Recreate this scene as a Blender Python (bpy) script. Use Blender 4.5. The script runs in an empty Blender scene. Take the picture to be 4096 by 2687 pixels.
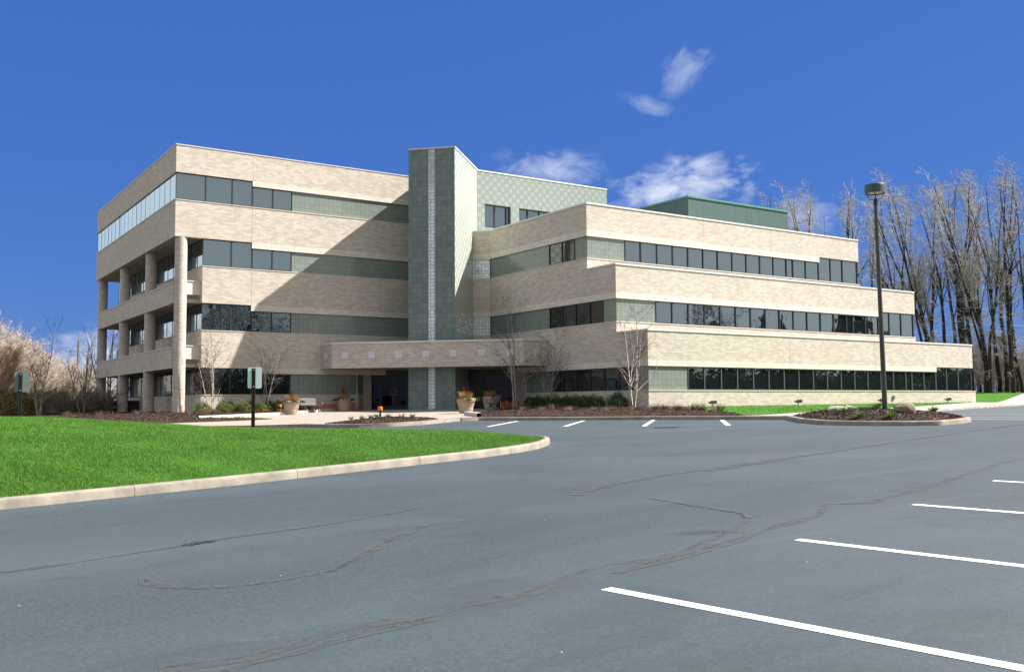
import bpy, math, random
import numpy as np
from mathutils import Vector, Matrix
from mathutils.geometry import delaunay_2d_cdt

SC = bpy.context.scene
COL = SC.collection
R = math.radians
rng = np.random.default_rng(7)
random.seed(7)

# ------------------------------------------------------------------ camera
CAM = Vector((-15.017, -59.868, 0.0))
RT = Vector((0.83365136, -0.55224521, -0.00711575))
UP = Vector((-0.03332516, -0.06315881, 0.99744694))
FW = Vector((0.55128472, 0.83128587, 0.07105609))
cd = bpy.data.cameras.new("camera")
cam = bpy.data.objects.new("camera", cd)
COL.objects.link(cam)
cd.sensor_fit = 'HORIZONTAL'
cd.sensor_width = 36.0
cd.lens = 3844.47 / 4096 * 36.0
cd.clip_start = 0.1
cd.clip_end = 4000
cam.matrix_world = Matrix(((RT.x, UP.x, -FW.x, CAM.x), (RT.y, UP.y, -FW.y, CAM.y),
                           (RT.z, UP.z, -FW.z, CAM.z), (0, 0, 0, 1)))
SC.camera = cam

# ------------------------------------------------------------------ sun, sky, exposure
S = Vector((1.0, -0.5, 1.2)).normalized()          # direction towards the sun
EL = math.asin(S.z)
sd = bpy.data.lights.new("sun", 'SUN')
sd.energy = 4.05
sd.angle = R(0.55)
sd.color = (1.0, 0.955, 0.90)
sun = bpy.data.objects.new("sun", sd)
COL.objects.link(sun)
sun.rotation_euler = S.to_track_quat('Z', 'Y').to_euler()
sun.location = (40, -60, 60)

SC.view_settings.view_transform = 'Standard'
SC.view_settings.look = 'None'
SC.view_settings.exposure = 1.62
SC.view_settings.gamma = 1.0

W = bpy.data.worlds.new("World")
SC.world = W
W.use_nodes = True


def world():
    nt = W.node_tree
    nt.nodes.clear()
    N = nt.nodes.new
    L = nt.links.new
    out = N('ShaderNodeOutputWorld')
    bg = N('ShaderNodeBackground')
    bg.inputs['Strength'].default_value = 0.10
    sky = N('ShaderNodeTexSky')
    sky.sky_type = 'NISHITA'
    sky.sun_disc = False
    sky.sun_elevation = EL
    sky.sun_rotation = math.atan2(S.x, S.y)
    sky.altitude = 200
    sky.air_density = 1.0
    sky.dust_density = 0.3
    sky.ozone_density = 3.0
    grade = N('ShaderNodeMix')
    grade.data_type = 'RGBA'
    grade.blend_type = 'MULTIPLY'
    grade.inputs[0].default_value = 1.0
    L(sky.outputs['Color'], grade.inputs[6])
    grade.inputs[7].default_value = (0.60, 0.80, 1.05, 1)
    co = N('ShaderNodeTexCoord')
    deep = N('ShaderNodeMix')
    deep.data_type = 'RGBA'
    deep.inputs[0].default_value = 0.90
    L(grade.outputs[2], deep.inputs[6])
    deep.inputs[7].default_value = (0.125, 0.40, 1.52, 1)
    cur = deep.outputs[2]

    def vm(op, a, b=None):
        n = N('ShaderNodeVectorMath')
        n.operation = op
        if hasattr(a, 'is_linked'):
            L(a, n.inputs[0])
        else:
            n.inputs[0].default_value = a
        if b is not None:
            if hasattr(b, 'is_linked'):
                L(b, n.inputs[1])
            else:
                n.inputs[1].default_value = b
        return n

    def m(op, a, b=0.0, c=0.0, clamp=False):
        n = N('ShaderNodeMath')
        n.operation = op
        n.use_clamp = clamp
        for i, v in enumerate((a, b, c)):
            if hasattr(v, 'is_linked'):
                L(v, n.inputs[i])
            else:
                n.inputs[i].default_value = v
        return n.outputs[0]

    # bright cloud added out of view behind the camera, filling shade and window reflections
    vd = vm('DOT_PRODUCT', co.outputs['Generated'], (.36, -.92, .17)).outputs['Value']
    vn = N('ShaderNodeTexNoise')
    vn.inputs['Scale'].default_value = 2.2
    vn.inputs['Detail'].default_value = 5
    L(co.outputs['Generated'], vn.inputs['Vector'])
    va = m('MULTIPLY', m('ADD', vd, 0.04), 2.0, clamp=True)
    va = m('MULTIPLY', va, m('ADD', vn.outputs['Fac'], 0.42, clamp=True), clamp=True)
    fill_veil = N('ShaderNodeMix')
    fill_veil.data_type = 'RGBA'
    L(va, fill_veil.inputs[0])
    L(cur, fill_veil.inputs[6])
    fill_veil.inputs[7].default_value = (2.75, 2.78, 2.72, 1)
    cur = fill_veil.outputs[2]
    # unseen pale haze at left, put in to lighten shaded walls and side windows
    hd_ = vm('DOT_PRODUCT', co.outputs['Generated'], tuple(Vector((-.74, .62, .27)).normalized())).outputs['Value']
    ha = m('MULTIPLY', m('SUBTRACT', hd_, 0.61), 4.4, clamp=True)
    fill_haze = N('ShaderNodeMix')
    fill_haze.data_type = 'RGBA'
    L(ha, fill_haze.inputs[0])
    L(cur, fill_haze.inputs[6])
    fill_haze.inputs[7].default_value = (3.2, 3.3, 3.25, 1)
    cur = fill_haze.outputs[2]

    # a few small fair-weather clouds, each at its own bearing in the sky
    clouds = [  # direction, half width, half height, tilt, density, seed
        ((.6770, .7015, .2190), .108, .041, .12, .95, 1.0),
        ((.6560, .6777, .3290), .044, .026, .75, 0.40, 4.0),
        ((.6395, .7080, .2960), .050, .012, -.35, 0.30, 9.0),
        ((.5718, .7843, .2400), .075, .028, -.08, 0.60, 13.0),
        ((.1816, .9820, .0460), .075, .050, .20, 0.80, 17.0),
        ((.7600, .6190, .1850), .050, .030, .0, 0.36, 21.0),
        ((.95, -.20, .30), .22, .07, .0, 0.6, 31.0),
    ]
    for d, hw, hh, tilt, dens, seed in clouds:
        d = Vector(d).normalized()
        e1 = Vector((d.y, -d.x, 0)).normalized()
        e2 = e1.cross(d).normalized()
        e1t = e1 * math.cos(tilt) + e2 * math.sin(tilt)
        e2t = -e1 * math.sin(tilt) + e2 * math.cos(tilt)
        u = vm('DOT_PRODUCT', co.outputs['Generated'], tuple(e1t / hw)).outputs['Value']
        v = vm('DOT_PRODUCT', co.outputs['Generated'], tuple(e2t / hh)).outputs['Value']
        f = vm('DOT_PRODUCT', co.outputs['Generated'], tuple(d)).outputs['Value']
        comb = N('ShaderNodeCombineXYZ')
        L(m('MULTIPLY', u, hw * 20), comb.inputs[0])
        L(m('MULTIPLY', v, hh * 34), comb.inputs[1])
        comb.inputs[2].default_value = seed
        nz = N('ShaderNodeTexNoise')
        nz.inputs['Scale'].default_value = 1.5
        nz.inputs['Detail'].default_value = 10
        nz.inputs['Roughness'].default_value = 0.58
        nz.inputs['Distortion'].default_value = 0.35
        L(comb.outputs[0], nz.inputs['Vector'])
        r2 = m('ADD', m('MULTIPLY', u, u), m('MULTIPLY', v, v))
        fall = m('SUBTRACT', 1.0, m('SQRT', r2), clamp=True)
        a = m('ADD', m('MULTIPLY', fall, 1.05), m('MULTIPLY_ADD', nz.outputs['Fac'], 2.3, -1.40))
        a = m('MULTIPLY', a, m('MULTIPLY', fall, 2.2, clamp=True), clamp=True)
        a = m('MULTIPLY', a, dens * 1.0, clamp=True)
        a = m('MULTIPLY', a, m('GREATER_THAN', f, 0.2))
        mx = N('ShaderNodeMix')
        mx.data_type = 'RGBA'
        L(a, mx.inputs[0])
        L(cur, mx.inputs[6])
        mx.inputs[7].default_value = (2.9, 3.1, 3.5, 1)
        cur = mx.outputs[2]
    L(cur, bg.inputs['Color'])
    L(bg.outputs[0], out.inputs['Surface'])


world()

# ------------------------------------------------------------------ heights of the ground


def F(s):
    s = np.asarray(s, float)
    t = np.clip(s - 28, 0, 16)
    return .029 * np.minimum(s, 28) + .029 * t - .029 * t * t / 32 + .004 * t * t / 32 + .004 * np.clip(s - 44, 0, 86)


def g(x, y):
    return -1.6 + F((np.asarray(x, float) + 15) * .97 + (np.asarray(y, float) + 59.87) * .242)


def segd(x, y, a, b):
    ax, ay = a
    bx, by = b
    dx, dy = bx - ax, by - ay
    t = np.clip(((x - ax) * dx + (y - ay) * dy) / (dx * dx + dy * dy), 0, 1)
    return np.hypot(x - ax - t * dx, y - ay - t * dy)


def pld(x, y, pl):
    d = segd(x, y, pl[0], pl[1])
    for i in range(1, len(pl) - 1):
        d = np.minimum(d, segd(x, y, pl[i], pl[i + 1]))
    return d


FP = [(0, 26), (0, 0), (12.2, 0), (13.77, -4.3), (15.98, -6.52), (20.27, -8.), (20.27, -20.13), (51.5, -20.13), (51.5, 20)]


def sstep(v, a, b):
    t = np.clip((v - a) / (b - a), 0, 1)
    return t * t * (3 - 2 * t)


def H(x, y):
    x = np.asarray(x, float)
    y = np.asarray(y, float)
    zb = np.where(x < 12, -.29 - .01 * (12 - np.clip(x, 0, 12)),
                  np.where(x < 20, -.29 + .00625 * (x - 12), -.24 + .14 * (np.clip(x, 20, 55) - 20) / 31.))
    inb = ((x > 0) & (y > 0)) | ((x > 20.27) & (y > -20.13) & (x < 51.5)) | ((x > 12) & (x < 20.3) & (y > -4 - (x - 13.77)))
    a = g(x, y) + .15
    b = np.where(inb, zb, zb - .02 * pld(x, y, FP))
    k = .06
    h = np.clip(.5 + .5 * (b - a) / k, 0, 1)
    base = a * (1 - h) + b * h + k * h * (1 - h)
    dep = (x - CAM.x) * .5527 + (y - CAM.y) * .8334
    lat = (x - CAM.x) * .8334 - (y - CAM.y) * .5527
    rise = sstep(lat, 12, 26) * sstep(dep, 76, 98) * 1.0 + (1 - sstep(lat, -8, 12)) * sstep(dep, 105, 150) * 2.2
    return base + rise + .002 * np.clip(dep - 150, 0, 300)


NEAR = [(-70, -53.5), (-30, -47.5), (-20, -45.6), (-13.46, -44.25), (-9.9, -43.5), (-6.75, -42.6), (-3.75, -41.75),
        (-2.3, -41.1), (-1.4, -40.5), (-.6, -39.75), (0.0, -39.0), (.25, -38.5)]
BACK = [(.25, -38.5), (.15, -38.05), (-.5, -37.5), (-1.6, -36.8), (-6.3, -33.6), (-11.3, -28.8), (-18, -22.5), (-30, -14), (-70, 6)]


def lawn_z(x, y):
    dn = np.maximum(pld(x, y, NEAR) - .15, 0)
    db = np.maximum(pld(x, y, BACK) - .15, 0)
    A = np.interp(x, [-13, -10.5, -9, -6.5, -4, -2], [1.12, .98, .84, .69, .72, .85])
    return g(x, y) + .13 + A * (1 - np.exp(-dn / 3.)) * (1 - np.exp(-db / 1.5))


def ground(x, y):
    return float(H(x, y))


# ------------------------------------------------------------------ object helpers
def setp(o, label=None, cat=None, group=None, kind=None):
    if label:
        o['label'] = label
    if cat:
        o['category'] = cat
    if group:
        o['group'] = group
    if kind:
        o['kind'] = kind
    return o


def thing(name, label, cat, loc=(0, 0, 0), rz=0, group=None):
    o = bpy.data.objects.new(name, None)
    o.empty_display_size = .3
    COL.objects.link(o)
    o.location = loc
    o.rotation_euler = (0, 0, rz)
    return setp(o, label, cat, group)


def copy_tree(o, parent=None):
    c = o.copy()
    COL.objects.link(c)
    c.parent = parent
    for ch in list(o.children):
        copy_tree(ch, c)
    return c


def mesh_np(name, V, polys_flat, counts, mats, midx=None, uv=None, smooth=False):
    me = bpy.data.meshes.new(name)
    V = np.asarray(V, np.float32)
    me.vertices.add(len(V))
    me.vertices.foreach_set('co', V.ravel())
    polys_flat = np.asarray(polys_flat, np.int32)
    counts = np.asarray(counts, np.int32)
    me.loops.add(len(polys_flat))
    me.loops.foreach_set('vertex_index', polys_flat)
    me.polygons.add(len(counts))
    starts = np.concatenate(([0], np.cumsum(counts)[:-1])).astype(np.int32)
    me.polygons.foreach_set('loop_start', starts)
    me.polygons.foreach_set('loop_total', counts)
    if midx is not None:
        me.polygons.foreach_set('material_index', np.asarray(midx, np.int32))
    if smooth:
        me.polygons.foreach_set('use_smooth', np.ones(len(counts), bool))
    if uv is not None:
        lay = me.uv_layers.new(name="UVMap")
        lay.data.foreach_set('uv', np.asarray(uv, np.float32).ravel())
    for m_ in mats:
        me.materials.append(m_)
    me.update(calc_edges=True)
    me.validate()
    return me


class MB:
    """collects faces; makes one mesh with UVs in metres"""

    def __init__(self):
        self.v = []
        self.f = []
        self.m = []
        self.flip = False

    def face(self, pts, m=0):
        b = len(self.v)
        self.v += [tuple(p) for p in pts]
        self.f.append(list(range(b, b + len(pts))))
        self.m.append(m)

    def box(self, x0, x1, y0, y1, z0, z1, m=0):
        if x0 > x1:
            x0, x1 = x1, x0
        if y0 > y1:
            y0, y1 = y1, y0
        self.prism([(x0, y0), (x1, y0), (x1, y1), (x0, y1)], z0, z1, m)
        return self

    def prism(self, pl, z0, z1, m=0, top=None, side=None):
        n = len(pl)
        a = sum(pl[i][0] * pl[(i + 1) % n][1] - pl[(i + 1) % n][0] * pl[i][1] for i in range(n))
        if a < 0:
            pl = pl[::-1]
        self.face([(x, y, z1) for x, y in pl], m if top is None else top)
        self.face([(x, y, z0) for x, y in pl[::-1]], m)
        for i in range(n):
            p, q = pl[i], pl[(i + 1) % n]
            self.face([(p[0], p[1], z0), (q[0], q[1], z0), (q[0], q[1], z1), (p[0], p[1], z1)], m if side is None else side)
        return self

    def wallbox(self, p, q, z0, z1, d0, d1, m=0):
        """box along the plan line p->q, from offset d0 to d1 to the right of its direction"""
        dx, dy = q[0] - p[0], q[1] - p[1]
        l = math.hypot(dx, dy)
        nx, ny = dy / l, -dx / l
        self.prism([(p[0] + nx * d0, p[1] + ny * d0), (q[0] + nx * d0, q[1] + ny * d0),
                    (q[0] + nx * d1, q[1] + ny * d1), (p[0] + nx * d1, p[1] + ny * d1)], z0, z1, m)
        return self

    def lathe(self, prof, c=(0, 0, 0), n=24, m=0):
        for i in range(len(prof) - 1):
            (r0, z0), (r1, z1) = prof[i], prof[i + 1]
            for k in range(n):
                a, b = 2 * math.pi * k / n, 2 * math.pi * (k + 1) / n
                P = [(c[0] + r0 * math.cos(a), c[1] + r0 * math.sin(a), c[2] + z0),
                     (c[0] + r0 * math.cos(b), c[1] + r0 * math.sin(b), c[2] + z0),
                     (c[0] + r1 * math.cos(b), c[1] + r1 * math.sin(b), c[2] + z1),
                     (c[0] + r1 * math.cos(a), c[1] + r1 * math.sin(a), c[2] + z1)]
                if r0 < 1e-6:
                    P = [P[0], P[2], P[3]]
                elif r1 < 1e-6:
                    P = P[:3]
                self.face(P, m)
        return self

    def tube(self, pts, rad, n=6, m=0, caps=True):
        V, Fq = tube_np(np.array(pts, float), np.broadcast_to(np.array(rad, float), (len(pts),)), n)
        b = len(self.v)
        self.v += [tuple(p) for p in V]
        for q in Fq:
            self.f.append([b + int(i) for i in q])
            self.m.append(m)
        if caps:
            self.f.append([b + i for i in range(n)][::-1])
            self.m.append(m)
            self.f.append([b + (len(pts) - 1) * n + i for i in range(n)])
            self.m.append(m)
        return self

    def mesh(self, name, mats, smooth=False):
        if not isinstance(mats, (list, tuple)):
            mats = [mats]
        V = np.array(self.v, float)
        uv = []
        for f in self.f:
            P = V[f]
            nrm = np.zeros(3)
            for i in range(len(P)):
                nrm += np.cross(P[i], P[(i + 1) % len(P)])
            l = np.linalg.norm(nrm)
            nrm = nrm / l if l > 1e-12 else np.array([0, 0, 1.])
            if abs(nrm[2]) > .7:
                uv.append(P[:, :2])
            else:
                t = np.array([-nrm[1], nrm[0]])
                t /= np.linalg.norm(t)
                uv.append(np.stack([P[:, :2] @ t, P[:, 2]], 1))
        flat = [i for f in self.f for i in f]
        return mesh_np(name, V, flat, [len(f) for f in self.f], mats, self.m, np.concatenate(uv), smooth)

    def build(self, name, mats, parent=None, smooth=False, bevel=0):
        o = bpy.data.objects.new(name, self.mesh(name, mats, smooth))
        COL.objects.link(o)
        if parent:
            o.parent = parent
        if bevel:
            b = o.modifiers.new('bevel', 'BEVEL')
            b.width = bevel
            b.segments = 2
            b.limit_method = 'ANGLE'
        return o


def tube_np(P, rad, n):
    d = np.gradient(P, axis=0)
    d /= np.linalg.norm(d, axis=1)[:, None] + 1e-12
    ref = np.array([0, 0, 1.]) if abs(d[:, 2]).mean() < .8 else np.array([1., 0, 0])
    a = np.cross(d, ref)
    a /= np.linalg.norm(a, axis=1)[:, None] + 1e-12
    b = np.cross(d, a)
    th = np.arange(n) * 2 * math.pi / n
    V = P[:, None, :] + rad[:, None, None] * (a[:, None, :] * np.cos(th)[None, :, None] + b[:, None, :] * np.sin(th)[None, :, None])
    V = V.reshape(-1, 3)
    k = len(P)
    i = np.arange(k - 1)[:, None] * n
    j = np.arange(n)[None, :]
    j2 = (j + 1) % n
    Fq = np.stack([i + j, i + j2, i + n + j2, i + n + j], -1).reshape(-1, 4)
    return V, Fq


class Tubes:
    def __init__(self):
        self.V = []
        self.F = []
        self.n = 0

    def add(self, P, rad, n=4):
        V, Fq = tube_np(np.asarray(P, float), np.asarray(rad, float), n)
        self.V.append(V)
        self.F.append(Fq + self.n)
        self.n += len(V)

    def mesh(self, name, mat, smooth=True):
        F_ = np.concatenate(self.F)
        return mesh_np(name, np.concatenate(self.V), F_.ravel(), np.full(len(F_), 4), [mat], smooth=smooth)


def obj(name, me, parent=None):
    o = bpy.data.objects.new(name, me)
    COL.objects.link(o)
    if parent:
        o.parent = parent
    return o


# ------------------------------------------------------------------ materials
def nodes(name):
    m = bpy.data.materials.new(name)
    m.use_nodes = True
    nt = m.node_tree
    nt.nodes.clear()
    out = nt.nodes.new('ShaderNodeOutputMaterial')
    b = nt.nodes.new('ShaderNodeBsdfPrincipled')
    nt.links.new(b.outputs[0], out.inputs['Surface'])
    return m, nt, b, out


def rgba(c):
    return (c[0], c[1], c[2], 1)


def noise(nt, vec, scale, detail=4, rough=.55, dist=0.0):
    n = nt.nodes.new('ShaderNodeTexNoise')
    n.inputs['Scale'].default_value = scale
    n.inputs['Detail'].default_value = detail
    n.inputs['Roughness'].default_value = rough
    n.inputs['Distortion'].default_value = dist
    if vec is not None:
        nt.links.new(vec, n.inputs['Vector'])
    return n.outputs['Fac']


def ramp(nt, fac, stops):
    r = nt.nodes.new('ShaderNodeValToRGB')
    e = r.color_ramp.elements
    while len(e) > 1:
        e.remove(e[-1])
    e[0].position = stops[0][0]
    e[0].color = rgba(stops[0][1])
    for p, c in stops[1:]:
        x = e.new(p)
        x.color = rgba(c)
    nt.links.new(fac, r.inputs[0])
    return r.outputs[0]


def mix(nt, fac, a, b, mode='MIX'):
    n = nt.nodes.new('ShaderNodeMix')
    n.data_type = 'RGBA'
    n.blend_type = mode
    for sock, v in ((n.inputs[0], fac), (n.inputs[6], a), (n.inputs[7], b)):
        if hasattr(v, 'is_linked'):
            nt.links.new(v, sock)
        elif isinstance(v, (int, float)):
            sock.default_value = v
        else:
            sock.default_value = rgba(v)
    return n.outputs[2]


def math_n(nt, op, a, b=0.0, clamp=False):
    n = nt.nodes.new('ShaderNodeMath')
    n.operation = op
    n.use_clamp = clamp
    for i, v in enumerate((a, b)):
        if hasattr(v, 'is_linked'):
            nt.links.new(v, n.inputs[i])
        else:
            n.inputs[i].default_value = v
    return n.outputs[0]


def bump(nt, b, height, strength=.3, dist=.02):
    n = nt.nodes.new('ShaderNodeBump')
    n.inputs['Strength'].default_value = strength
    n.inputs['Distance'].default_value = dist
    nt.links.new(height, n.inputs['Height'])
    nt.links.new(n.outputs[0], b.inputs['Normal'])


def coord(nt, which='Object'):
    return nt.nodes.new('ShaderNodeTexCoord').outputs[which]


def mapped(nt, vec, scale):
    n = nt.nodes.new('ShaderNodeMapping')
    n.inputs['Scale'].default_value = scale
    nt.links.new(vec, n.inputs['Vector'])
    return n.outputs[0]


def pmat(name, c1, c2=None, scale=6.0, rough=.7, spec=.3, metal=0.0, bmp=0.0, bscale=None, which='Object', island=0.0):
    m, nt, b, out = nodes(name)
    b.inputs['Roughness'].default_value = rough
    b.inputs['Specular IOR Level'].default_value = spec
    b.inputs['Metallic'].default_value = metal
    co = coord(nt, which)
    if c2 is None:
        c2 = tuple(v * .8 for v in c1)
    f = noise(nt, co, scale, 5, .6)
    col = ramp(nt, f, [(.3, c1), (.7, c2)])
    if island:
        geo = nt.nodes.new('ShaderNodeNewGeometry')
        v = math_n(nt, 'MULTIPLY_ADD', geo.outputs['Random Per Island'], island)
        nt.nodes[-1].inputs[2].default_value = 1 - island / 2
        h = nt.nodes.new('ShaderNodeHueSaturation')
        nt.links.new(v, h.inputs['Value'])
        nt.links.new(col, h.inputs['Color'])
        col = h.outputs[0]
    nt.links.new(col, b.inputs['Base Color'])
    if bmp:
        bump(nt, b, noise(nt, co, bscale or scale * 3, 6, .65), bmp, .02)
    return m


def brick_mat(name, c1, c2, mortar, w=.345, h=.1125, ms=.009, blotch=.09, offset=.5, rough=.85):
    m, nt, b, out = nodes(name)
    b.inputs['Roughness'].default_value = rough
    b.inputs['Specular IOR Level'].default_value = .2
    uv = coord(nt, 'UV')
    br = nt.nodes.new('ShaderNodeTexBrick')
    br.offset = offset
    br.inputs['Color1'].default_value = rgba(c1)
    br.inputs['Color2'].default_value = rgba(c2)
    br.inputs['Mortar'].default_value = rgba(mortar)
    br.inputs['Scale'].default_value = 1.0
    br.inputs['Mortar Size'].default_value = ms
    br.inputs['Mortar Smooth'].default_value = .3
    br.inputs['Bias'].default_value = 0.0
    br.inputs['Brick Width'].default_value = w
    br.inputs['Row Height'].default_value = h
    nt.links.new(uv, br.inputs['Vector'])
    # clusters of greyer and lighter bricks, faint vertical water staining
    n1 = noise(nt, uv, .55, 6, .7)
    n2 = noise(nt, mapped(nt, uv, (5.0, .35, 1)), 1.0, 3, .6)
    col = mix(nt, math_n(nt, 'MULTIPLY', math_n(nt, 'SUBTRACT', n1, .42, True), blotch * 9, True), br.outputs['Color'],
              tuple(v * .80 for v in c2))
    col = mix(nt, math_n(nt, 'MULTIPLY', math_n(nt, 'SUBTRACT', n2, .55, True), 1.2, True), col, tuple(v * .72 for v in c2))
    nt.links.new(col, b.inputs['Base Color'])
    bump(nt, b, math_n(nt, 'SUBTRACT', math_n(nt, 'MULTIPLY', noise(nt, uv, 60, 3), .3), br.outputs['Fac']), .35, .006)
    return m


def tile_mat(name, c1, c2, joint, size=.334, ms=.006, rough=.22, checker=False, off=(0, 0), spec=.5):
    m, nt, b, out = nodes(name)
    b.inputs['Roughness'].default_value = rough
    b.inputs['Specular IOR Level'].default_value = spec
    uv = coord(nt, 'UV')
    mp = nt.nodes.new('ShaderNodeMapping')
    mp.inputs['Location'].default_value = (off[0], off[1], 0)
    nt.links.new(uv, mp.inputs['Vector'])
    uv = mp.outputs[0]
    br = nt.nodes.new('ShaderNodeTexBrick')
    br.offset = 0.0
    br.inputs['Scale'].default_value = 1.0
    br.inputs['Mortar Size'].default_value = ms
    br.inputs['Brick Width'].default_value = size
    br.inputs['Row Height'].default_value = size
    br.inputs['Color1'].default_value = rgba(c1)
    br.inputs['Color2'].default_value = rgba(c2)
    br.inputs['Mortar'].default_value = rgba(joint)
    nt.links.new(uv, br.inputs['Vector'])
    col = br.outputs['Color']
    if checker:
        ck = nt.nodes.new('ShaderNodeTexChecker')
        ck.inputs['Scale'].default_value = 1.0 / size
        ck.inputs['Color1'].default_value = rgba(c1)
        ck.inputs['Color2'].default_value = rgba(c2)
        nt.links.new(uv, ck.inputs['Vector'])
        col = mix(nt, br.outputs['Fac'], ck.outputs['Color'], joint)
    n1 = noise(nt, uv, 40, 4, .7)
    col = mix(nt, math_n(nt, 'MULTIPLY', n1, .22), col, tuple(v * .55 for v in c2))
    nt.links.new(col, b.inputs['Base Color'])
    bump(nt, b, br.outputs['Fac'], -.25, .004)
    return m


def glass_mat(name, refl=.30, tint=(.80, .90, .96), dark=(.010, .013, .014), wave=.02, wscale=.9, fres=1.3):
    m, nt, b, out = nodes(name)
    b.inputs['Base Color'].default_value = rgba(dark)
    b.inputs['Roughness'].default_value = .03
    b.inputs['IOR'].default_value = 1.5
    gl = nt.nodes.new('ShaderNodeBsdfGlossy')
    gl.inputs['Color'].default_value = rgba(tint)
    gl.inputs['Roughness'].default_value = .015
    co = coord(nt, 'Object')
    bp = nt.nodes.new('ShaderNodeBump')
    bp.inputs['Strength'].default_value = wave
    bp.inputs['Distance'].default_value = .25
    nt.links.new(noise(nt, co, wscale, 2, .5), bp.inputs['Height'])
    nt.links.new(bp.outputs[0], gl.inputs['Normal'])
    nt.links.new(bp.outputs[0], b.inputs['Normal'])
    mx = nt.nodes.new('ShaderNodeMixShader')
    fr = nt.nodes.new('ShaderNodeFresnel')
    fr.inputs['IOR'].default_value = 1.5
    mx.inputs[0].default_value = refl
    nt.links.new(math_n(nt, 'ADD', math_n(nt, 'MULTIPLY', fr.outputs[0], fres), refl, True), mx.inputs[0])
    nt.links.new(b.outputs[0], mx.inputs[1])
    nt.links.new(gl.outputs[0], mx.inputs[2])
    nt.links.new(mx.outputs[0], out.inputs['Surface'])
    return m


def asphalt_mat():
    m, nt, b, out = nodes('asphalt')
    b.inputs['Roughness'].default_value = .78
    b.inputs['Specular IOR Level'].default_value = .35
    co = coord(nt, 'Object')
    fine = noise(nt, co, 28, 8, .98)
    grain = noise(nt, co, 48, 4, .85)
    big = noise(nt, mapped(nt, co, (.10, .22, 1)), 1.0, 6, .62, .8)
    mid = noise(nt, mapped(nt, co, (.5, .8, 1)), 1.0, 6, .65, .5)
    rot = nt.nodes.new('ShaderNodeMapping')
    rot.inputs['Rotation'].default_value = (0, 0, R(-14))
    rot.inputs['Scale'].default_value = (.16, 1.7, 1)
    nt.links.new(co, rot.inputs['Vector'])
    streak = noise(nt, rot.outputs[0], 1.0, 6, .68, .5)
    col = ramp(nt, fine, [(.40, (.016, .0235, .0285)), (.50, (.034, .0475, .0560)), (.60, (.064, .083, .095))])
    col = mix(nt, math_n(nt, 'MULTIPLY', math_n(nt, 'SUBTRACT', grain, .60, True), 3.4, True), col, (.115, .130, .140))
    col = mix(nt, math_n(nt, 'MULTIPLY', math_n(nt, 'SUBTRACT', .42, grain, True), 3.4, True), col, (.010, .013, .015))
    col = mix(nt, ramp(nt, big, [(.40, (0, 0, 0)), (.68, (.60, .60, .60))]), col, (.060, .080, .092))
    col = mix(nt, ramp(nt, mid, [(.30, (.45, .45, .45)), (.46, (0, 0, 0))]), col, (.023, .032, .035))
    col = mix(nt, ramp(nt, streak, [(.57, (0, 0, 0)), (.72, (.40, .40, .40))]), col, (.080, .088, .092))
    col = mix(nt, ramp(nt, streak, [(.24, (.35, .35, .35)), (.38, (0, 0, 0))]), col, (.020, .024, .027))
    spots = noise(nt, co, .85, 3, .5, .3)
    col = mix(nt, ramp(nt, spots, [(.70, (0, 0, 0)), (.76, (.55, .55, .55))]), col, (.018, .023, .027))
    pale = noise(nt, mapped(nt, co, (.7, 1.1, 1)), 1.3, 7, .7, .8)
    col = mix(nt, ramp(nt, pale, [(.66, (0, 0, 0)), (.80, (.5, .5, .5))]), col, (.125, .122, .112))
    nt.links.new(col, b.inputs['Base Color'])
    bump(nt, b, grain, .5, .008)
    return m


def stripe_worn(name, c, seed_scale=8.0, rough=.6, amount=.62, least=0.0):
    """paint or sealant that lets the asphalt show where it has worn through"""
    m, nt, b, out = nodes(name)
    b.inputs['Roughness'].default_value = rough
    co = coord(nt, 'Object')
    f = noise(nt, co, seed_scale, 8, .75)
    col = ramp(nt, noise(nt, co, 2.0, 5, .6), [(.3, c), (.7, tuple(v * .82 for v in c))])
    nt.links.new(col, b.inputs['Base Color'])
    tr = nt.nodes.new('ShaderNodeBsdfTransparent')
    mx = nt.nodes.new('ShaderNodeMixShader')
    nt.links.new(ramp(nt, f, [(amount, (least,) * 3), (amount + .10, (1, 1, 1))]), mx.inputs[0])
    nt.links.new(b.outputs[0], mx.inputs[1])
    nt.links.new(tr.outputs[0], mx.inputs[2])
    nt.links.new(mx.outputs[0], out.inputs['Surface'])
    return m


def blade_mat(name, c1, c2, vary=.7, trans=.3):
    m, nt, b, out = nodes(name)
    b.inputs['Roughness'].default_value = .55
    b.inputs['Specular IOR Level'].default_value = .25
    geo = nt.nodes.new('ShaderNodeNewGeometry')
    col = mix(nt, geo.outputs['Random Per Island'], c1, c2)
    n = noise(nt, coord(nt), .55, 4, .6)
    col = mix(nt, math_n(nt, 'MULTIPLY', math_n(nt, 'SUBTRACT', n, .42, True), 2.4, True), col, tuple(v * .55 for v in c1))
    n2 = noise(nt, coord(nt), 1.7, 6, .7)
    col = mix(nt, math_n(nt, 'MULTIPLY', math_n(nt, 'SUBTRACT', n2, .52, True), 2.2, True), col, (c1[0] * 1.45, c1[1] * 1.06, c1[2] * 1.1))
    nt.links.new(col, b.inputs['Base Color'])
    t = nt.nodes.new('ShaderNodeBsdfTranslucent')
    nt.links.new(col, t.inputs['Color'])
    mx = nt.nodes.new('ShaderNodeMixShader')
    mx.inputs[0].default_value = trans
    nt.links.new(b.outputs[0], mx.inputs[1])
    nt.links.new(t.outputs[0], mx.inputs[2])
    nt.links.new(mx.outputs[0], out.inputs['Surface'])
    return m


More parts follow.
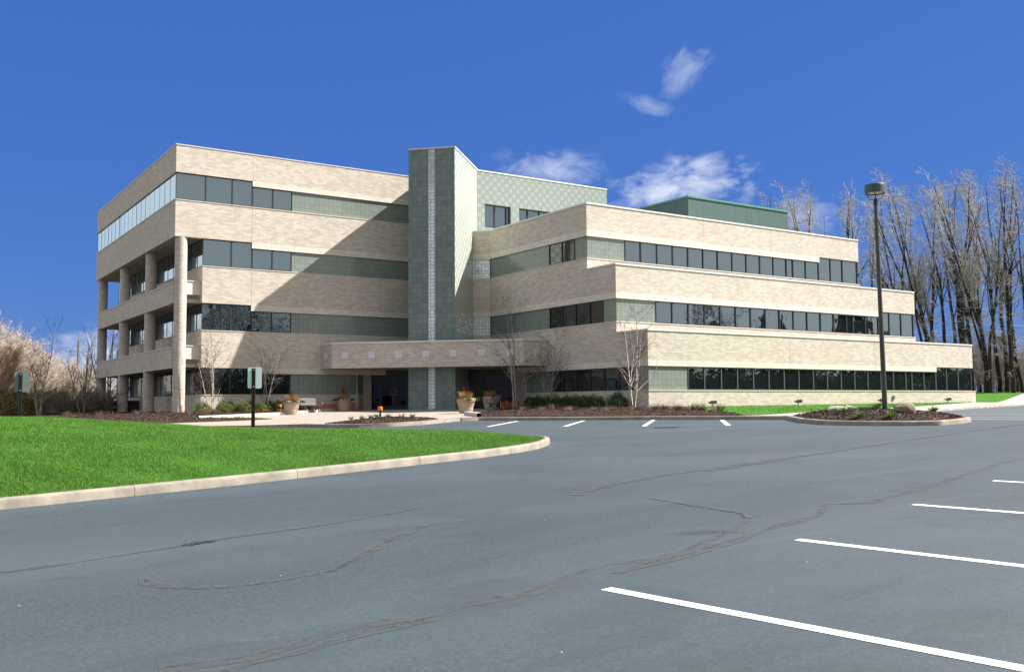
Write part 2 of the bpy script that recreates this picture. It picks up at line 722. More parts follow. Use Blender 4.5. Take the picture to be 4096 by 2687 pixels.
M = {}
M['brick'] = brick_mat('brick', (.640, .572, .488), (.482, .424, .360), (.355, .312, .265))
M['brick_light'] = brick_mat('brick_light', (.70, .66, .585), (.60, .56, .49), (.42, .385, .335), blotch=.03)
M['stone'] = pmat('cast_stone', (.62, .58, .51), (.52, .48, .42), 3, .8)
M['coping'] = pmat('coping_metal', (.66, .65, .62), (.58, .57, .55), 2, .5, .4)
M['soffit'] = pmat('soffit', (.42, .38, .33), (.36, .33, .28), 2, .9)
M['cream'] = pmat('cream_panel', (.62, .60, .54), (.56, .54, .49), 1.5, .6)
M['roof'] = pmat('roof_membrane', (.42, .41, .39), (.34, .33, .31), 1.2, .9)
M['tile'] = tile_mat('granite_tile', (.235, .272, .236), (.200, .236, .206), (.075, .09, .08), rough=.15)
M['tower_tile'] = tile_mat('tower_tile', (.196, .248, .218), (.136, .182, .160), (.040, .054, .049), rough=.34, off=(.0, .1))
M['tower_side_tile'] = tile_mat('tower_side_tile', (.46, .495, .43), (.32, .355, .30), (.12, .14, .12), rough=.30, checker=True, off=(.0, .1))
M['checker_tile'] = tile_mat('checker_tile', (.325, .378, .338), (.255, .303, .270), (.11, .135, .12), rough=.32, checker=True)
M['glass'] = glass_mat('window_glass', .19, tint=(.72, .93, 1.06))
M['glass_wavy'] = glass_mat('wavy_glass', .15, tint=(.74, .93, 1.0), wave=.035, wscale=1.3)
M['dark_glass'] = glass_mat('dark_glass', .05, dark=(.006, .007, .007), fres=.8)
M['door_glass'] = glass_mat('door_glass', .0, tint=(.6, .6, .6), dark=(.004, .004, .004), fres=.35)
M['door_glass'].node_tree.nodes['Principled BSDF'].inputs['Specular IOR Level'].default_value = .1
M['frame'] = pmat('window_frame', (.035, .038, .042), (.028, .03, .034), 4, .45, .4)
M['frame_light'] = pmat('weathered_frame', (.085, .095, .105), (.06, .068, .075), 4, .5, .4)
M['granite_block'] = pmat('rough_granite_block', (.68, .71, .75), (.55, .58, .62), 22, .8, .3, 0, .8, 30)
M['green_metal'] = None
M['concrete'] = pmat('concrete', (.320, .285, .232), (.185, .165, .135), 2.6, .9, .2, 0, .5, 30)
M['walk'] = pmat('walk_concrete', (.47, .425, .365), (.38, .345, .295), .9, .9, .2, 0, .2, 25)
M['paving'] = brick_mat('plaza_paving', (.345, .300, .258), (.272, .233, .200), (.21, .178, .152), w=.4, h=.2, ms=.01, blotch=.10)
M['asphalt'] = asphalt_mat()
M['paint'] = stripe_worn('road_paint', (.78, .78, .75), 11, .6, .60)
M['seal'] = stripe_worn('crack_sealant', (.074, .080, .081), 6, .8, .50, .38)
M['hairline'] = stripe_worn('hairline_crack', (.024, .028, .031), 7, .9, .46, .62)
M['seal_dark'] = stripe_worn('oil_stain', (.03, .034, .038), 7, .6, .50)
M['mulch'] = pmat('mulch', (.060, .036, .026), (.022, .014, .011), 16, .95, .1, 0, 1.0, 22)
M['soil_grass'] = pmat('lawn_soil', (.054, .138, .018), (.036, .098, .012), 2.5, .95, .1)
M['far_lawn'] = pmat('lawn_surface', (.070, .180, .022), (.045, .125, .014), 3.0, .95, .1, 0, .6, 40)
M['meadow'] = pmat('rough_ground', (.10, .10, .045), (.075, .055, .032), .6, .95, .1, 0, .6, 6)
M['blade'] = blade_mat('grass_blade', (.132, .290, .036), (.060, .178, .019))
M['blade_light'] = blade_mat('tuft_blade', (.11, .20, .04), (.05, .11, .02))
M['leaf'] = blade_mat('boxwood_leaf', (.055, .105, .014), (.020, .050, .008), trans=.2)
M['leaf_yellow'] = blade_mat('golden_shrub_leaf', (.17, .18, .025), (.07, .095, .014), trans=.2)
M['leaf_olive'] = blade_mat('olive_leaf', (.32, .235, .085), (.11, .12, .035), trans=.2)
M['dead'] = blade_mat('dead_stalk', (.155, .095, .060), (.075, .045, .030), trans=.1)
M['dead_tan'] = blade_mat('dry_fern', (.30, .165, .075), (.19, .10, .05), trans=.1)
M['straw'] = blade_mat('dry_grass', (.42, .27, .10), (.28, .16, .06), trans=.2)
M['red_twig'] = blade_mat('red_twig', (.10, .010, .016), (.06, .008, .014), trans=0.0)
M['fir'] = blade_mat('fir_sprig', (.045, .085, .035), (.025, .05, .022), trans=.15)
M['bark'] = pmat('dark_bark', (.043, .038, .035), (.021, .019, .018), 5, .95, .1, 0, .8, 14)
M['twig'] = pmat('pale_twig', (.46, .44, .395), (.30, .28, .25), 3, .9, .1, island=.7)
M['twig_dark'] = pmat('grey_twig', (.27, .225, .185), (.165, .135, .11), 3, .9, .1, island=.5)
M['twig_beige'] = pmat('beige_twig', (.60, .52, .44), (.40, .335, .275), 3, .9, .1, island=.7)
M['twig_rust'] = pmat('rusty_twig', (.75, .48, .28), (.52, .32, .19), 3, .9, .1, island=.7)
M['birch'] = pmat('birch_bark', (.50, .45, .40), (.20, .155, .13), 9, .85, .2)
M['birch_twig'] = pmat('birch_twig', (.115, .075, .062), (.075, .05, .043), 4, .9, .1, island=.5)
M['pot'] = pmat('tan_pot', (.44, .34, .235), (.37, .28, .19), 3, .75, .3)
M['head_metal'] = pmat('lamp_head_metal', (.085, .095, .098), (.07, .08, .083), 3, .5, .4, .2)
M['pole_metal'] = pmat('lamp_pole_metal', (.075, .075, .062), (.06, .06, .05), 3, .5, .4, .2)
M['pole_wood'] = pmat('pole_wood', (.20, .15, .12), (.15, .11, .09), 4, .9)
M['billboard_grey'] = pmat('billboard_grey', (.16, .18, .20), (.12, .13, .15), 2, .8)
M['grey_metal'] = pmat('grey_painted_metal', (.20, .22, .24), (.15, .165, .18), 5, .45, .5, .4)
M['dark_metal'] = pmat('dark_bronze_metal', (.040, .043, .042), (.030, .032, .031), 3, .5, .4, .2)
M['black_metal'] = pmat('black_metal', (.016, .018, .02), (.012, .013, .015), 5, .5, .4)
M['rust_metal'] = pmat('rusty_brown_metal', (.045, .020, .016), (.026, .013, .011), 6, .6, .3)
M['sign_alu'] = pmat('sign_aluminium', (.74, .88, .90), (.70, .84, .86), 2, .45, .4, .1)
M['sign_alu_dull'] = pmat('dull_aluminium', (.17, .22, .215), (.145, .19, .185), 2, .5, .4, .3)
M['amber'] = pmat('amber_plastic', (.75, .22, .02), (.6, .16, .015), 5, .4, .5)
M['lens'] = pmat('lamp_lens', (.72, .66, .56), (.64, .58, .48), 4, .35, .5)
M['orange_net'] = pmat('orange_net', (.72, .13, .035), (.52, .08, .02), 3, .6, .3)
M['wood_stake'] = pmat('wood_stake', (.52, .33, .18), (.42, .25, .13), 6, .8)
M['brass'] = pmat('brass', (.52, .36, .15), (.42, .28, .11), 5, .35, .5, .8)
M['rock_pale'] = pmat('pale_rock', (.46, .43, .39), (.22, .20, .18), 4.5, .9, .2, 0, 1.0, 9)
M['rock'] = pmat('brown_rock', (.27, .215, .145), (.15, .125, .09), 5, .9, .2, 0, 1.0, 9)
M['fence_wood'] = pmat('brown_fence', (.042, .026, .021), (.028, .017, .014), 3, .85)
M['white_wall'] = pmat('white_siding', (.70, .70, .68), (.6, .6, .58), 1, .7)
M['orange_roof'] = pmat('orange_roof', (.42, .18, .10), (.34, .14, .08), 1, .8)
M['teal'] = pmat('teal_metal', (.14, .28, .25), (.11, .23, .21), 2, .6)
M['guard'] = pmat('guardrail_metal', (.42, .43, .43), (.32, .33, .33), 2, .5, .4, .4)
M['poster'] = pmat('yellow_notice', (.50, .26, .035), (.36, .17, .02), 4, .6)


def corrugated():
    m, nt, b, out = nodes('green_cladding')
    b.inputs['Roughness'].default_value = .5
    uv = coord(nt, 'UV')
    w = nt.nodes.new('ShaderNodeTexWave')
    w.wave_type = 'BANDS'
    w.bands_direction = 'X'
    w.inputs['Scale'].default_value = 1.6
    nt.links.new(uv, w.inputs['Vector'])
    n = noise(nt, mapped(nt, uv, (3, .2, 1)), 1, 4, .6)
    nt.links.new(ramp(nt, n, [(.3, (.042, .092, .083)), (.7, (.056, .114, .103))]), b.inputs['Base Color'])
    bump(nt, b, w.outputs['Fac'], .2, .02)
    return m


M['green_metal'] = corrugated()


def glassblock_mat():
    m, nt, b, out = nodes('glass_block')
    uv = coord(nt, 'UV')
    br = nt.nodes.new('ShaderNodeTexBrick')
    br.offset = 0
    br.inputs['Scale'].default_value = 1
    br.inputs['Brick Width'].default_value = .2265
    br.inputs['Row Height'].default_value = .2265
    br.inputs['Mortar Size'].default_value = .016
    br.inputs['Mortar Smooth'].default_value = .1
    br.inputs['Color1'].default_value = (.62, .72, .75, 1)
    br.inputs['Color2'].default_value = (.86, .92, .94, 1)
    br.inputs['Mortar'].default_value = (.34, .36, .35, 1)
    nt.links.new(uv, br.inputs['Vector'])
    sw = noise(nt, uv, 9, 2, .5, 1.5)
    col = mix(nt, math_n(nt, 'MULTIPLY', math_n(nt, 'SUBTRACT', sw, .52, True), 5, True), br.outputs['Color'], (.13, .20, .22))
    col = mix(nt, br.outputs['Fac'], col, (.30, .32, .31))
    nt.links.new(col, b.inputs['Base Color'])
    b.inputs['Roughness'].default_value = .10
    b.inputs['Specular IOR Level'].default_value = .9
    b.inputs['Coat Weight'].default_value = .6
    bump(nt, b, sw, .5, .03)
    return m


M['glass_block'] = glassblock_mat()

# ------------------------------------------------------------------ ground sheets
def inside(P, poly):
    x, y = P[:, 0], P[:, 1]
    ins = np.zeros(len(P), bool)
    j = len(poly) - 1
    for i in range(len(poly)):
        xi, yi = poly[i]
        xj, yj = poly[j]
        c = ((yi > y) != (yj > y)) & (x < (xj - xi) * (y - yi) / ((yj - yi) + 1e-12) + xi)
        ins ^= c
        j = i
    return ins


def densify(poly, step, closed=True):
    out = []
    n = len(poly)
    for i in range(n if closed else n - 1):
        a, b = np.array(poly[i], float), np.array(poly[(i + 1) % n], float)
        k = max(1, int(np.ceil(np.linalg.norm(b - a) / step)))
        for t in range(k):
            out.append(tuple(a + (b - a) * t / k))
    if not closed:
        out.append(tuple(poly[-1]))
    return out


def patch(name, poly, zf, mat, step=1.0, skirt=.25, kind='structure', bstep=None):
    bd = densify(poly, bstep or step)
    P = np.array(poly)
    xs = np.arange(P[:, 0].min(), P[:, 0].max(), step) + step * .37
    ys = np.arange(P[:, 1].min(), P[:, 1].max(), step) + step * .41
    G = np.stack(np.meshgrid(xs, ys), -1).reshape(-1, 2)
    G = G[inside(G, bd)]
    if len(G):
        G = G[pld(G[:, 0], G[:, 1], bd + bd[:1]) > step * .3]
    pts = [Vector(p) for p in bd] + [Vector(p) for p in G]
    nb = len(bd)
    vs, es, fs, *_ = delaunay_2d_cdt(pts, [(i, (i + 1) % nb) for i in range(nb)], [], 1, 1e-5)
    V = np.array([(v.x, v.y) for v in vs])
    z = zf(V[:, 0], V[:, 1])
    V3 = [(a[0], a[1], c) for a, c in zip(V, z)]
    F_ = [list(f) for f in fs]
    F_ = [f if np.cross(V[f[1]] - V[f[0]], V[f[2]] - V[f[0]]) > 0 else f[::-1] for f in F_]
    if skirt:
        b = np.array(bd)
        zb = zf(b[:, 0], b[:, 1])
        k = len(V3)
        V3 += [(p[0], p[1], c) for p, c in zip(b, zb)] + [(p[0], p[1], c - skirt) for p, c in zip(b, zb)]
        for i in range(nb):
            j = (i + 1) % nb
            F_.append([k + i, k + nb + i, k + nb + j, k + j])
    V3 = np.array(V3)
    flat = [i for f in F_ for i in f]
    uv = V3[flat][:, :2]
    me = mesh_np(name, V3, flat, [len(f) for f in F_], [mat], uv=uv)
    o = obj(name, me)
    return setp(o, kind=kind)


def strip(name, pts, width, zf, mat, lift=.004, step=.4, kind='structure', wvar=0.0, parent=None):
    """a flat ribbon laid along a line on the ground"""
    P = np.array(densify(pts, step, False))
    d = np.gradient(P, axis=0)
    d /= np.linalg.norm(d, axis=1)[:, None]
    nrm = np.stack([-d[:, 1], d[:, 0]], 1)
    w = np.full(len(P), width / 2)
    if wvar:
        w *= 1 + wvar * np.interp(np.arange(len(P)), np.arange(0, len(P) + 4, 3), rng.uniform(-1, 1, len(np.arange(0, len(P) + 4, 3))))
    A, B = P + nrm * w[:, None], P - nrm * w[:, None]
    V = np.concatenate([A, B])
    V3 = np.concatenate([V, (zf(V[:, 0], V[:, 1]) + lift)[:, None]], 1)
    n = len(P)
    i = np.arange(n - 1)
    F_ = np.stack([i + n, i + n + 1, i + 1, i], 1)
    me = mesh_np(name, V3, F_.ravel(), np.full(n - 1, 4), [mat], uv=V3[F_.ravel()][:, :2])
    o = obj(name, me, parent)
    if kind:
        setp(o, kind=kind)
    return o


def kerb(name, pts, mat, width=.16, h=.15, closed=False, zf=None, left=True, joints=3.05):
    """concrete kerb with a rounded front edge along a line (front face on the line, body to the left of it)"""
    zf = zf or g
    P = np.array(densify(pts, .25, closed))
    if closed:
        P = np.vstack([P, P[:1]])
    s = np.concatenate(([0], np.cumsum(np.linalg.norm(np.diff(P, axis=0), axis=1))))
    js = np.arange(1.3, s[-1] - .1, joints)
    s2 = np.unique(np.concatenate([s] + [js + e for e in (-.022, -.012, 0, .012, .022)]))
    P = np.stack([np.interp(s2, s, P[:, 0]), np.interp(s2, s, P[:, 1])], 1)
    s = s2
    e1 = np.stack([np.interp(s + .1, s, P[:, 0]), np.interp(s + .1, s, P[:, 1])], 1)
    e0 = np.stack([np.interp(s - .1, s, P[:, 0]), np.interp(s - .1, s, P[:, 1])], 1)
    d = e1 - e0
    d /= np.linalg.norm(d, axis=1)[:, None]
    nrm = np.stack([-d[:, 1], d[:, 0]], 1) * (1 if left else -1)
    z = zf(P[:, 0], P[:, 1])
    prof = [(-.012, -.12), (0, h - .045), (.012, h - .018), (.04, h), (width, h + .002), (width, -.12)]
    V, F_, uv = [], [], []
    k = len(prof)
    wob = np.interp(s, np.arange(0, s[-1] + 1, .3), rng.normal(0, .005, len(np.arange(0, s[-1] + 1, .3))))
    for i in range(len(P)):
        for a, b in prof:
            q = P[i] + nrm[i] * (a + wob[i])
            V.append((q[0], q[1], z[i] + b))
    jn = set(int(np.argmin(abs(s - t))) for t in js)
    for i in range(len(P) - 1):
        for j in range(k - 1):
            a, b_ = i * k + j, i * k + j + 1
            f = [a, a + k, b_ + k, b_] if left else [a, b_, b_ + k, a + k]
            F_.append(f)
    V = np.array(V)
    # narrow joint gaps between kerb stones
    for i in jn:
        if 0 < i < len(P) - 1:
            V[i * k:i * k + 4, :2] += (nrm[i] * .035)
            V[i * k + 1:i * k + 5, 2] -= .035
    flat = [q for f in F_ for q in f]
    me = mesh_np(name, V, flat, [4] * len(F_), [mat], uv=V[flat][:, [0, 2]], smooth=False)
    return setp(obj(name, me), kind='structure')


# lot (asphalt) and everything around it
patch('parking_lot', [(-75, -110), (150, -110), (150, 30), (60, 0), (20, -15), (-40, 0), (-75, 8)], g, M['asphalt'], 3.0, 0)

YC = ([-400, -75, -20, -9, .2, 7.4, 13, 22, 30, 41.7, 59.6, 95, 400], [60, 10, -12, -17, -21.3, -22.3, -35.2, -33.5, -30.8, -25.6, -18.8, -5, 110])


def base_z(x, y):
    yc = np.interp(x, *YC)
    t = sstep(y - yc, .3, 1.6)
    far = np.hypot(x - 20, y + 20)
    lot = np.where(far < 130, g(x, y) - .3, -.9)
    return lot * (1 - t) + (H(x, y) - .10) * t


def big_ground():
    ax = np.concatenate([np.linspace(-1500, -120, 14), np.arange(-100, 161, 2.0), np.linspace(180, 1500, 14)])
    ay = np.concatenate([np.linspace(-1500, -120, 14), np.arange(-110, 151, 2.0), np.linspace(170, 1500, 14)])
    X, Y = np.meshgrid(ax, ay)
    Z = base_z(X, Y)
    V = np.stack([X, Y, Z], -1).reshape(-1, 3)
    n, m_ = len(ax), len(ay)
    i, j = np.meshgrid(np.arange(n - 1), np.arange(m_ - 1))
    a = (j * n + i).ravel()
    F_ = np.stack([a, a + 1, a + n + 1, a + n], 1)
    me = mesh_np('ground', V, F_.ravel(), np.full(len(F_), 4), [M['meadow']], uv=V[F_.ravel()][:, :2], smooth=True)
    setp(obj('ground', me), kind='structure')


big_ground()

LAWN = NEAR + BACK[1:]


def inset(poly, d):
    P = np.array(poly, float)
    n = len(P)
    e = np.roll(P, -1, 0) - P
    e /= np.linalg.norm(e, axis=1)[:, None]
    nl = np.stack([-e[:, 1], e[:, 0]], 1)
    m_ = nl + np.roll(nl, 1, 0)
    m_ /= np.maximum((m_ ** 2).sum(1) / 2, .5)[:, None]
    return [tuple(p) for p in P + m_ * d]


LAWN_IN = inset(LAWN, .145)
patch('lawn_island', LAWN_IN, lawn_z, M['soil_grass'], .7, .2, bstep=.35)
kerb('lawn_kerb', NEAR + BACK[1:8], M['concrete'], left=True, h=.16)

CURB = [(.18, -21.1), (.6, -23.2), (1.17, -24.05), (2.44, -24.75), (4.16, -24.35), (5.9, -23.2), (7.05, -22.35), (7.7, -23.0), (9.22, -26.2), (11.4, -30.0), (12.85, -33.5), (13.55, -35.4)]
ISLE = [(13.55, -35.4), (12.6, -36.5), (11.7, -37.6), (10.8, -39.2), (10.75, -40.6), (11.25, -41.9), (12.0, -42.6), (13.2, -42.55), (14.67, -42.0), (15.2, -41.4), (16.9, -38.9), (19.3, -36.0), (21.8, -33.95)]
WALKC = [(21.8, -33.95), (23.2, -33.75), (30.1, -31.1), (41.7, -26.0), (59.6, -19.3), (96, -5.5)]
kerb('plaza_kerb', CURB, M['concrete'], left=True)
kerb('island_kerb', ISLE, M['concrete'], left=True)
kerb('walk_kerb', WALKC, M['concrete'], left=True)

LBC = [(12.2, -.15), (11.2, -.7), (9.4, -1.75), (7.6, -3.2), (5.95, -5.0), (4.64, -6.7), (3.06, -7.45), (-1.2, -10.2), (-6, -12.8)]


def hz(dz):
    return lambda x, y: H(x, y) + dz


def mound(poly, dz, amp, soft=1.2):
    def f(x, y):
        x = np.asarray(x, float)
        y = np.asarray(y, float)
        d = pld(x, y, poly + poly[:1])
        rough = .02 * (np.sin(x * 3.1 + y * 1.7) * np.sin(y * 2.7 - x * .9))
        return H(x, y) + dz + (amp + rough) * (1 - np.exp(-d / soft))
    return f


patch('plaza', [(12.2, .8), (13.5, 1.3), (20, -3), (21.6, -6.9), (20.4, -8.0), (18.9, -9.0), (17.2, -9.8), (9.1, -19.0), (7.6, -23.0)] + CURB[::-1][5:] + [(-3, -19.5), (-9, -17), (-14, -15)] + LBC[::-1], hz(0), M['paving'], 1.0)
LB = LBC + [(-14, -15.5), (-24, -12), (-40, -2), (-40, 34), (-1, 34), (1.9, 25.2), (1.9, .3), (12.2, .3)]
patch('mulch_bed', LB, mound(LBC, .03, .05), M['mulch'], 1.0)
kerb('bed_kerb', LBC[:8], M['walk'], h=.17, zf=lambda x, y: H(x, y) - .02, left=False)
WEDGE = [(1.6, -13.1), (1.0, -11.6), (-.9, -10.7), (-1.6, -10.5), (-6.1, -12.95), (-14, -15.6), (-14, -17.5), (-5.5, -16.0)]
patch('mulch_strip', WEDGE, mound(WEDGE, .03, .10), M['mulch'], .6)
FB = [(.55, -22.3), (1.2, -23.75), (2.44, -24.45), (4.1, -24.05), (5.5, -23.1), (5.9, -21.6), (5.3, -18.5), (3.9, -19.0), (2.4, -20.6)]
patch('front_mulch_bed', FB, mound(FB, .02, .14), M['mulch'], .4)
RB = [(9.1, -19.3), (17.2, -9.9), (18.9, -9.1), (20.4, -8.3), (20.4, -20.2), (22.8, -20.2), (22.0, -22.4), (18.6, -26.4), (17.2, -28.8), (13.5, -33.4), (13.0, -33.4), (11.55, -29.9), (9.35, -26.1), (7.95, -23.0)]
patch('shrub_bed', RB, mound(RB, .02, .10), M['mulch'], .8)
kerb('wedge_kerb', [(9.1, -19.2), (7.75, -22.6)], M['walk'], h=.2, zf=lambda x, y: H(x, y) - .02, left=True, width=.22)
RL = [(22.8, -20.2), (51.5, -20.2), (51.5, 2), (62, 18), (76, 20), (92, 8), (110, 8), (96, -2.7), (59.6, -16.7), (48.7, -21.3), (41.0, -24.2), (28.9, -28.9), (19.2, -32.7), (13.9, -34.0), (13.5, -33.4), (17.2, -28.8), (18.6, -26.4), (22.0, -22.4)]
patch('side_lawn', RL, hz(.03), M['far_lawn'], 1.5)
patch('sidewalk', [(13.0, -33.5), (13.9, -34.0), (19.2, -32.7), (28.9, -28.9), (41.0, -24.2), (48.7, -21.3), (59.6, -16.7), (96, -2.7)] + WALKC[::-1] + [(17.9, -34.3), (15.3, -35.5), (13.6, -35.45)], hz(.012), M['walk'], 1.2)
IB = [(13.6, -35.6), (15.3, -35.5), (17.9, -34.4), (21.3, -34.0), (19.0, -36.2), (16.6, -39.1), (14.9, -41.6), (13.2, -42.3), (12.1, -42.35), (11.45, -41.8), (10.95, -40.6), (11.0, -39.3), (11.9, -37.7)]
patch('island_mulch', IB, mound(IB, .01, .26, .9), M['mulch'], .5)
ISLE_Z = mound(IB, .01, .26, .9)

# painted bay lines
def line(a, b, w=.105):
    o = strip('parking_line', [a, b], w, g, M['paint'], .004, .8)
    return o


for a, b in [((-10.25, -53.97), (-9.45, -59.6)), ((-7.42, -53.45), (-6.65, -59.0)), ((-4.4, -52.69), (-3.65, -58.2)), ((-1.35, -51.95), (-.6, -57.4)), ((1.7, -51.2), (2.5, -56.7)), ((4.7, -50.4), (5.5, -55.9))]:
    line(a, b, .12)
for a, b in [((4.48, -28.76), (8.0, -25.55)), ((6.02, -31.6), (9.6, -28.1)), ((7.47, -34.28), (11.2, -30.6)), ((9.02, -36.79), (12.3, -33.3))]:
    line(a, b, .16)
for a, b in [((16.55, -40.6), (16.9, -43.6)), ((18.2, -38.6), (18.9, -42.2)), ((20.36, -36.5), (21.2, -40.6)), ((22.2, -34.9), (22.9, -39.6)), ((24.5, -33.6), (25.1, -38.4)), ((27.1, -32.5), (27.8, -37.0)), ((29.8, -31.4), (30.5, -36.0)), ((32.6, -30.3), (33.3, -34.9)), ((35.4, -29.1), (36.1, -33.6)), ((38.2, -27.9), (38.9, -32.4)), ((41.0, -26.6), (41.7, -31.2)), ((44.0, -25.4), (44.7, -30)), ((47, -24.3), (47.7, -29)), ((50, -23.1), (50.7, -28)), ((53, -22), (53.7, -27))]:
    line(a, b, .13)

SEALS = [
    ([(-13.59, -53.99), (-13.07, -54.08), (-12.87, -54.01), (-12.43, -53.86), (-12.06, -53.8), (-11.7, -53.88), (-11.37, -53.74), (-10.76, -53.71), (-10.28, -53.44), (-9.95, -53.33), (-9.63, -53.22), (-9.16, -53.31), (-8.61, -53.17), (-8.1, -52.91), (-7.14, -52.45), (-6.77, -52.22)], .10),
    ([(-13.28, -54.26), (-13.14, -54.2), (-12.88, -54.18), (-12.56, -54.08), (-12.17, -54.0), (-11.94, -53.97), (-11.75, -53.92)], .09),
    ([(-9.83, -53.56), (-9.25, -53.42), (-8.71, -53.33), (-7.78, -53.05), (-6.93, -52.74), (-5.93, -52.51), (-5.05, -51.95), (-4.59, -52.22), (-2.39, -51.67), (0.54, -50.8), (1.25, -50.53), (2.39, -50.38)], .12),
    ([(-13.02, -50.99), (-13.02, -51.39), (-12.81, -51.71), (-12.5, -51.92), (-12.13, -51.94), (-11.58, -51.83), (-11.34, -51.58), (-10.45, -50.64), (-9.65, -49.99)], .09),
    ([(-14.0, -49.82), (-13.57, -49.79), (-12.24, -49.45), (-11.77, -49.24), (-10.55, -49.1), (-8.95, -48.54)], .08),
    ([(-6.7, -48.91), (-5.57, -48.25), (-4.32, -47.83), (-1.4, -47.19), (-0.01, -46.88), (1.74, -46.77)], .16),
    ([(-6.19, -49.93), (-6.32, -50.92), (-6.39, -51.72), (-6.66, -52.12)], .07),
    ([(-2.98, -47.74), (0.26, -46.98), (4.49, -46.05), (13.77, -44.22)], .16),
]
for k_, (pts, w_) in enumerate(SEALS):
    strip('crack_seal', pts, w_ * 1.15, g, M['seal'], .003 + .0009 * k_, .12, wvar=.7)
    # the crack itself, thin and broken, wandering along the strip of sealant
    P_c = np.array(densify(pts, .12, False))
    P_c += rng.normal(0, .02, P_c.shape) + .03
    strip('asphalt_crack', [tuple(p) for p in P_c], .016, g, M['hairline'], .0115, .2, wvar=.9)
strip('oil_stain', [(-12.25, -49.5), (-12.1, -49.38), (-11.9, -49.4)], .14, g, M['seal_dark'], .012, .06, wvar=.6)

# pale chips of gravel strewn on the asphalt
def gravel():
    n = 620
    x = rng.uniform(-15, 16, n)
    y = rng.uniform(-57, -37, n)
    on = np.where(rng.random(n) < .45)[0]
    t = rng.uniform(0, 1, len(on))
    pl = np.array(NEAR[2:])
    seg = rng.integers(0, len(pl) - 1, len(on))
    q = pl[seg] + (pl[seg + 1] - pl[seg]) * t[:, None]
    x[on] = q[:, 0] + rng.normal(0, .12, len(on)) + .1
    y[on] = q[:, 1] - np.abs(rng.normal(0, .35, len(on))) - .05
    ok = ~inside(np.stack([x, y], 1), LAWN) & ~inside(np.stack([x, y], 1), IB)
    x, y = x[ok], y[ok]
    s = rng.uniform(.004, .012, len(x))
    z = g(x, y)
    V, F_ = [], []
    for i in range(len(x)):
        b = len(V)
        a = rng.uniform(0, 6.28)
        for k in range(4):
            V.append((x[i] + s[i] * math.cos(a + k * 1.57) * rng.uniform(.6, 1.3), y[i] + s[i] * math.sin(a + k * 1.57), z[i] - .002))
        V.append((x[i], y[i], z[i] + s[i] * .8))
        for k in range(4):
            F_.append([b + k, b + (k + 1) % 4, b + 4])
    me = mesh_np('gravel', V, np.array(F_).ravel(), np.full(len(F_), 3), [M['concrete']])
    setp(obj('gravel', me), 'pale chips of gravel strewn over the grey asphalt', 'gravel', kind='stuff')


gravel()

# ------------------------------------------------------------------ the office building
TOP, H4B, H4, S4 = 16.166, 14.411, 14.067, 12.730
H3B, H3, S3 = 10.432, 10.058, 8.730
H2B, H2, S2 = 6.405, 6.046, 4.727
H1B, H1, S1 = 2.398, 2.069, .740
T3, T2, T1 = 12.088, 8.082, 4.109
XJ, XS, XW, XD, YB = 4.80, 1.70, 7.475, 12.22, 25.0
XR, YA, Y2, Y1 = 20.274, -14.832, -17.475, -20.127
E3, E2, E1 = 45.95, 48.72, 51.52
HW = {4: (S4, H4, H4B), 3: (S3, H3, H3B), 2: (S2, H2, H2B), 1: (S1, H1, H1B)}
BLD = thing('office_building', 'four storey tan brick office building with ribbon windows and a green tiled tower', 'building', (0, 0, 0))
BB = -1.0     # walls run down into the ground


def part(name, mb, mats, parent=None, **k):
    return mb.build(name, mats, parent or BLD, **k)


wb = [M['brick'], M['brick_light'], M['stone'], M['roof'], M['soffit'], M['coping']]
# --- left wing bands of brick; slots: 0 brick 1 light brick 2 stone 3 roof 4 soffit 5 coping
XE = 23.0


def band(z0, z1, x0, lightx, zlight, side=True, y0=0.0, top=False):
    b = MB()
    b.box(x0, XE, y0, y0 + .45, z1 if False else z0, z1, 0)
    if lightx is not None:
        b.box(lightx, XE, y0 - .0, y0 + .45, zlight, z0, 1)
    return b


# top band with parapet
b = MB()
b.box(0, XE, 0, .45, H4B, TOP - .06, 0)
b.box(XJ, XE, 0, .45, H4, H4B, 1)
b.box(0, .45, .45, YB, H4B, TOP - .06, 0)
b.box(.45, XE, YB - .45, YB, H4B, TOP - .06, 0)
part('parapet_band', b, wb)
b = MB()
b.box(-.03, XE, -.03, .48, TOP - .06, TOP, 0)
b.box(-.03, .48, .48, YB + .03, TOP - .06, TOP, 0)
part('coping', b, M['coping'])
b = MB()
b.box(.45, XE, .45, YB - .45, TOP - .7, TOP - .45, 0)
part('roof', b, M['roof'])
# band between third and fourth floor (overhangs the balconies)
b = MB()
b.box(0, XE, 0, .45, H3B, S4 - .05, 0)
b.box(XJ, XE, 0, .45, H3, H3B, 1)
b.box(0, .45, .45, YB, H3B, S4 - .05, 0)
b.box(.45, XS + .4, YB - .45, YB, H3B, S4 - .05, 0)
part('brick_band', b, wb)
b = MB()
b.box(-.025, XE, -.025, .40, S4 - .05, S4, 0)
b.box(-.025, .40, .40, YB, S4 - .05, S4, 0)
part('sill', b, M['stone'])
b = MB()
b.box(.45, XS + .6, .45, YB - .45, H3B + .02, H3B + .25, 0)
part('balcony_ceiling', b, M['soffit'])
for (lo, lob, hi) in ((H2, H2B, S3), (H1, H1B, S2)):
    b = MB()
    b.box(XS, XE, 0, .45, lob, hi - .05, 0)
    b.box(XJ, XE, 0, .45, lo, lob, 1)
    b.box(XS, XS + .45, .45, YB, lob, hi - .05, 0)
    part('brick_band', b, wb)
    b = MB()
    b.box(XS - .025, XE, -.025, .40, hi - .05, hi, 0)
    b.box(XS - .025, XS + .40, .40, YB, hi - .05, hi, 0)
    part('sill', b, M['stone'])
b = MB()
b.box(XS, XD, 0, .45, BB, S1 - .05, 0)
b.box(XS, XS + .45, .45, YB, BB, S1 - .05, 0)
part('base_wall', b, wb)
b = MB()
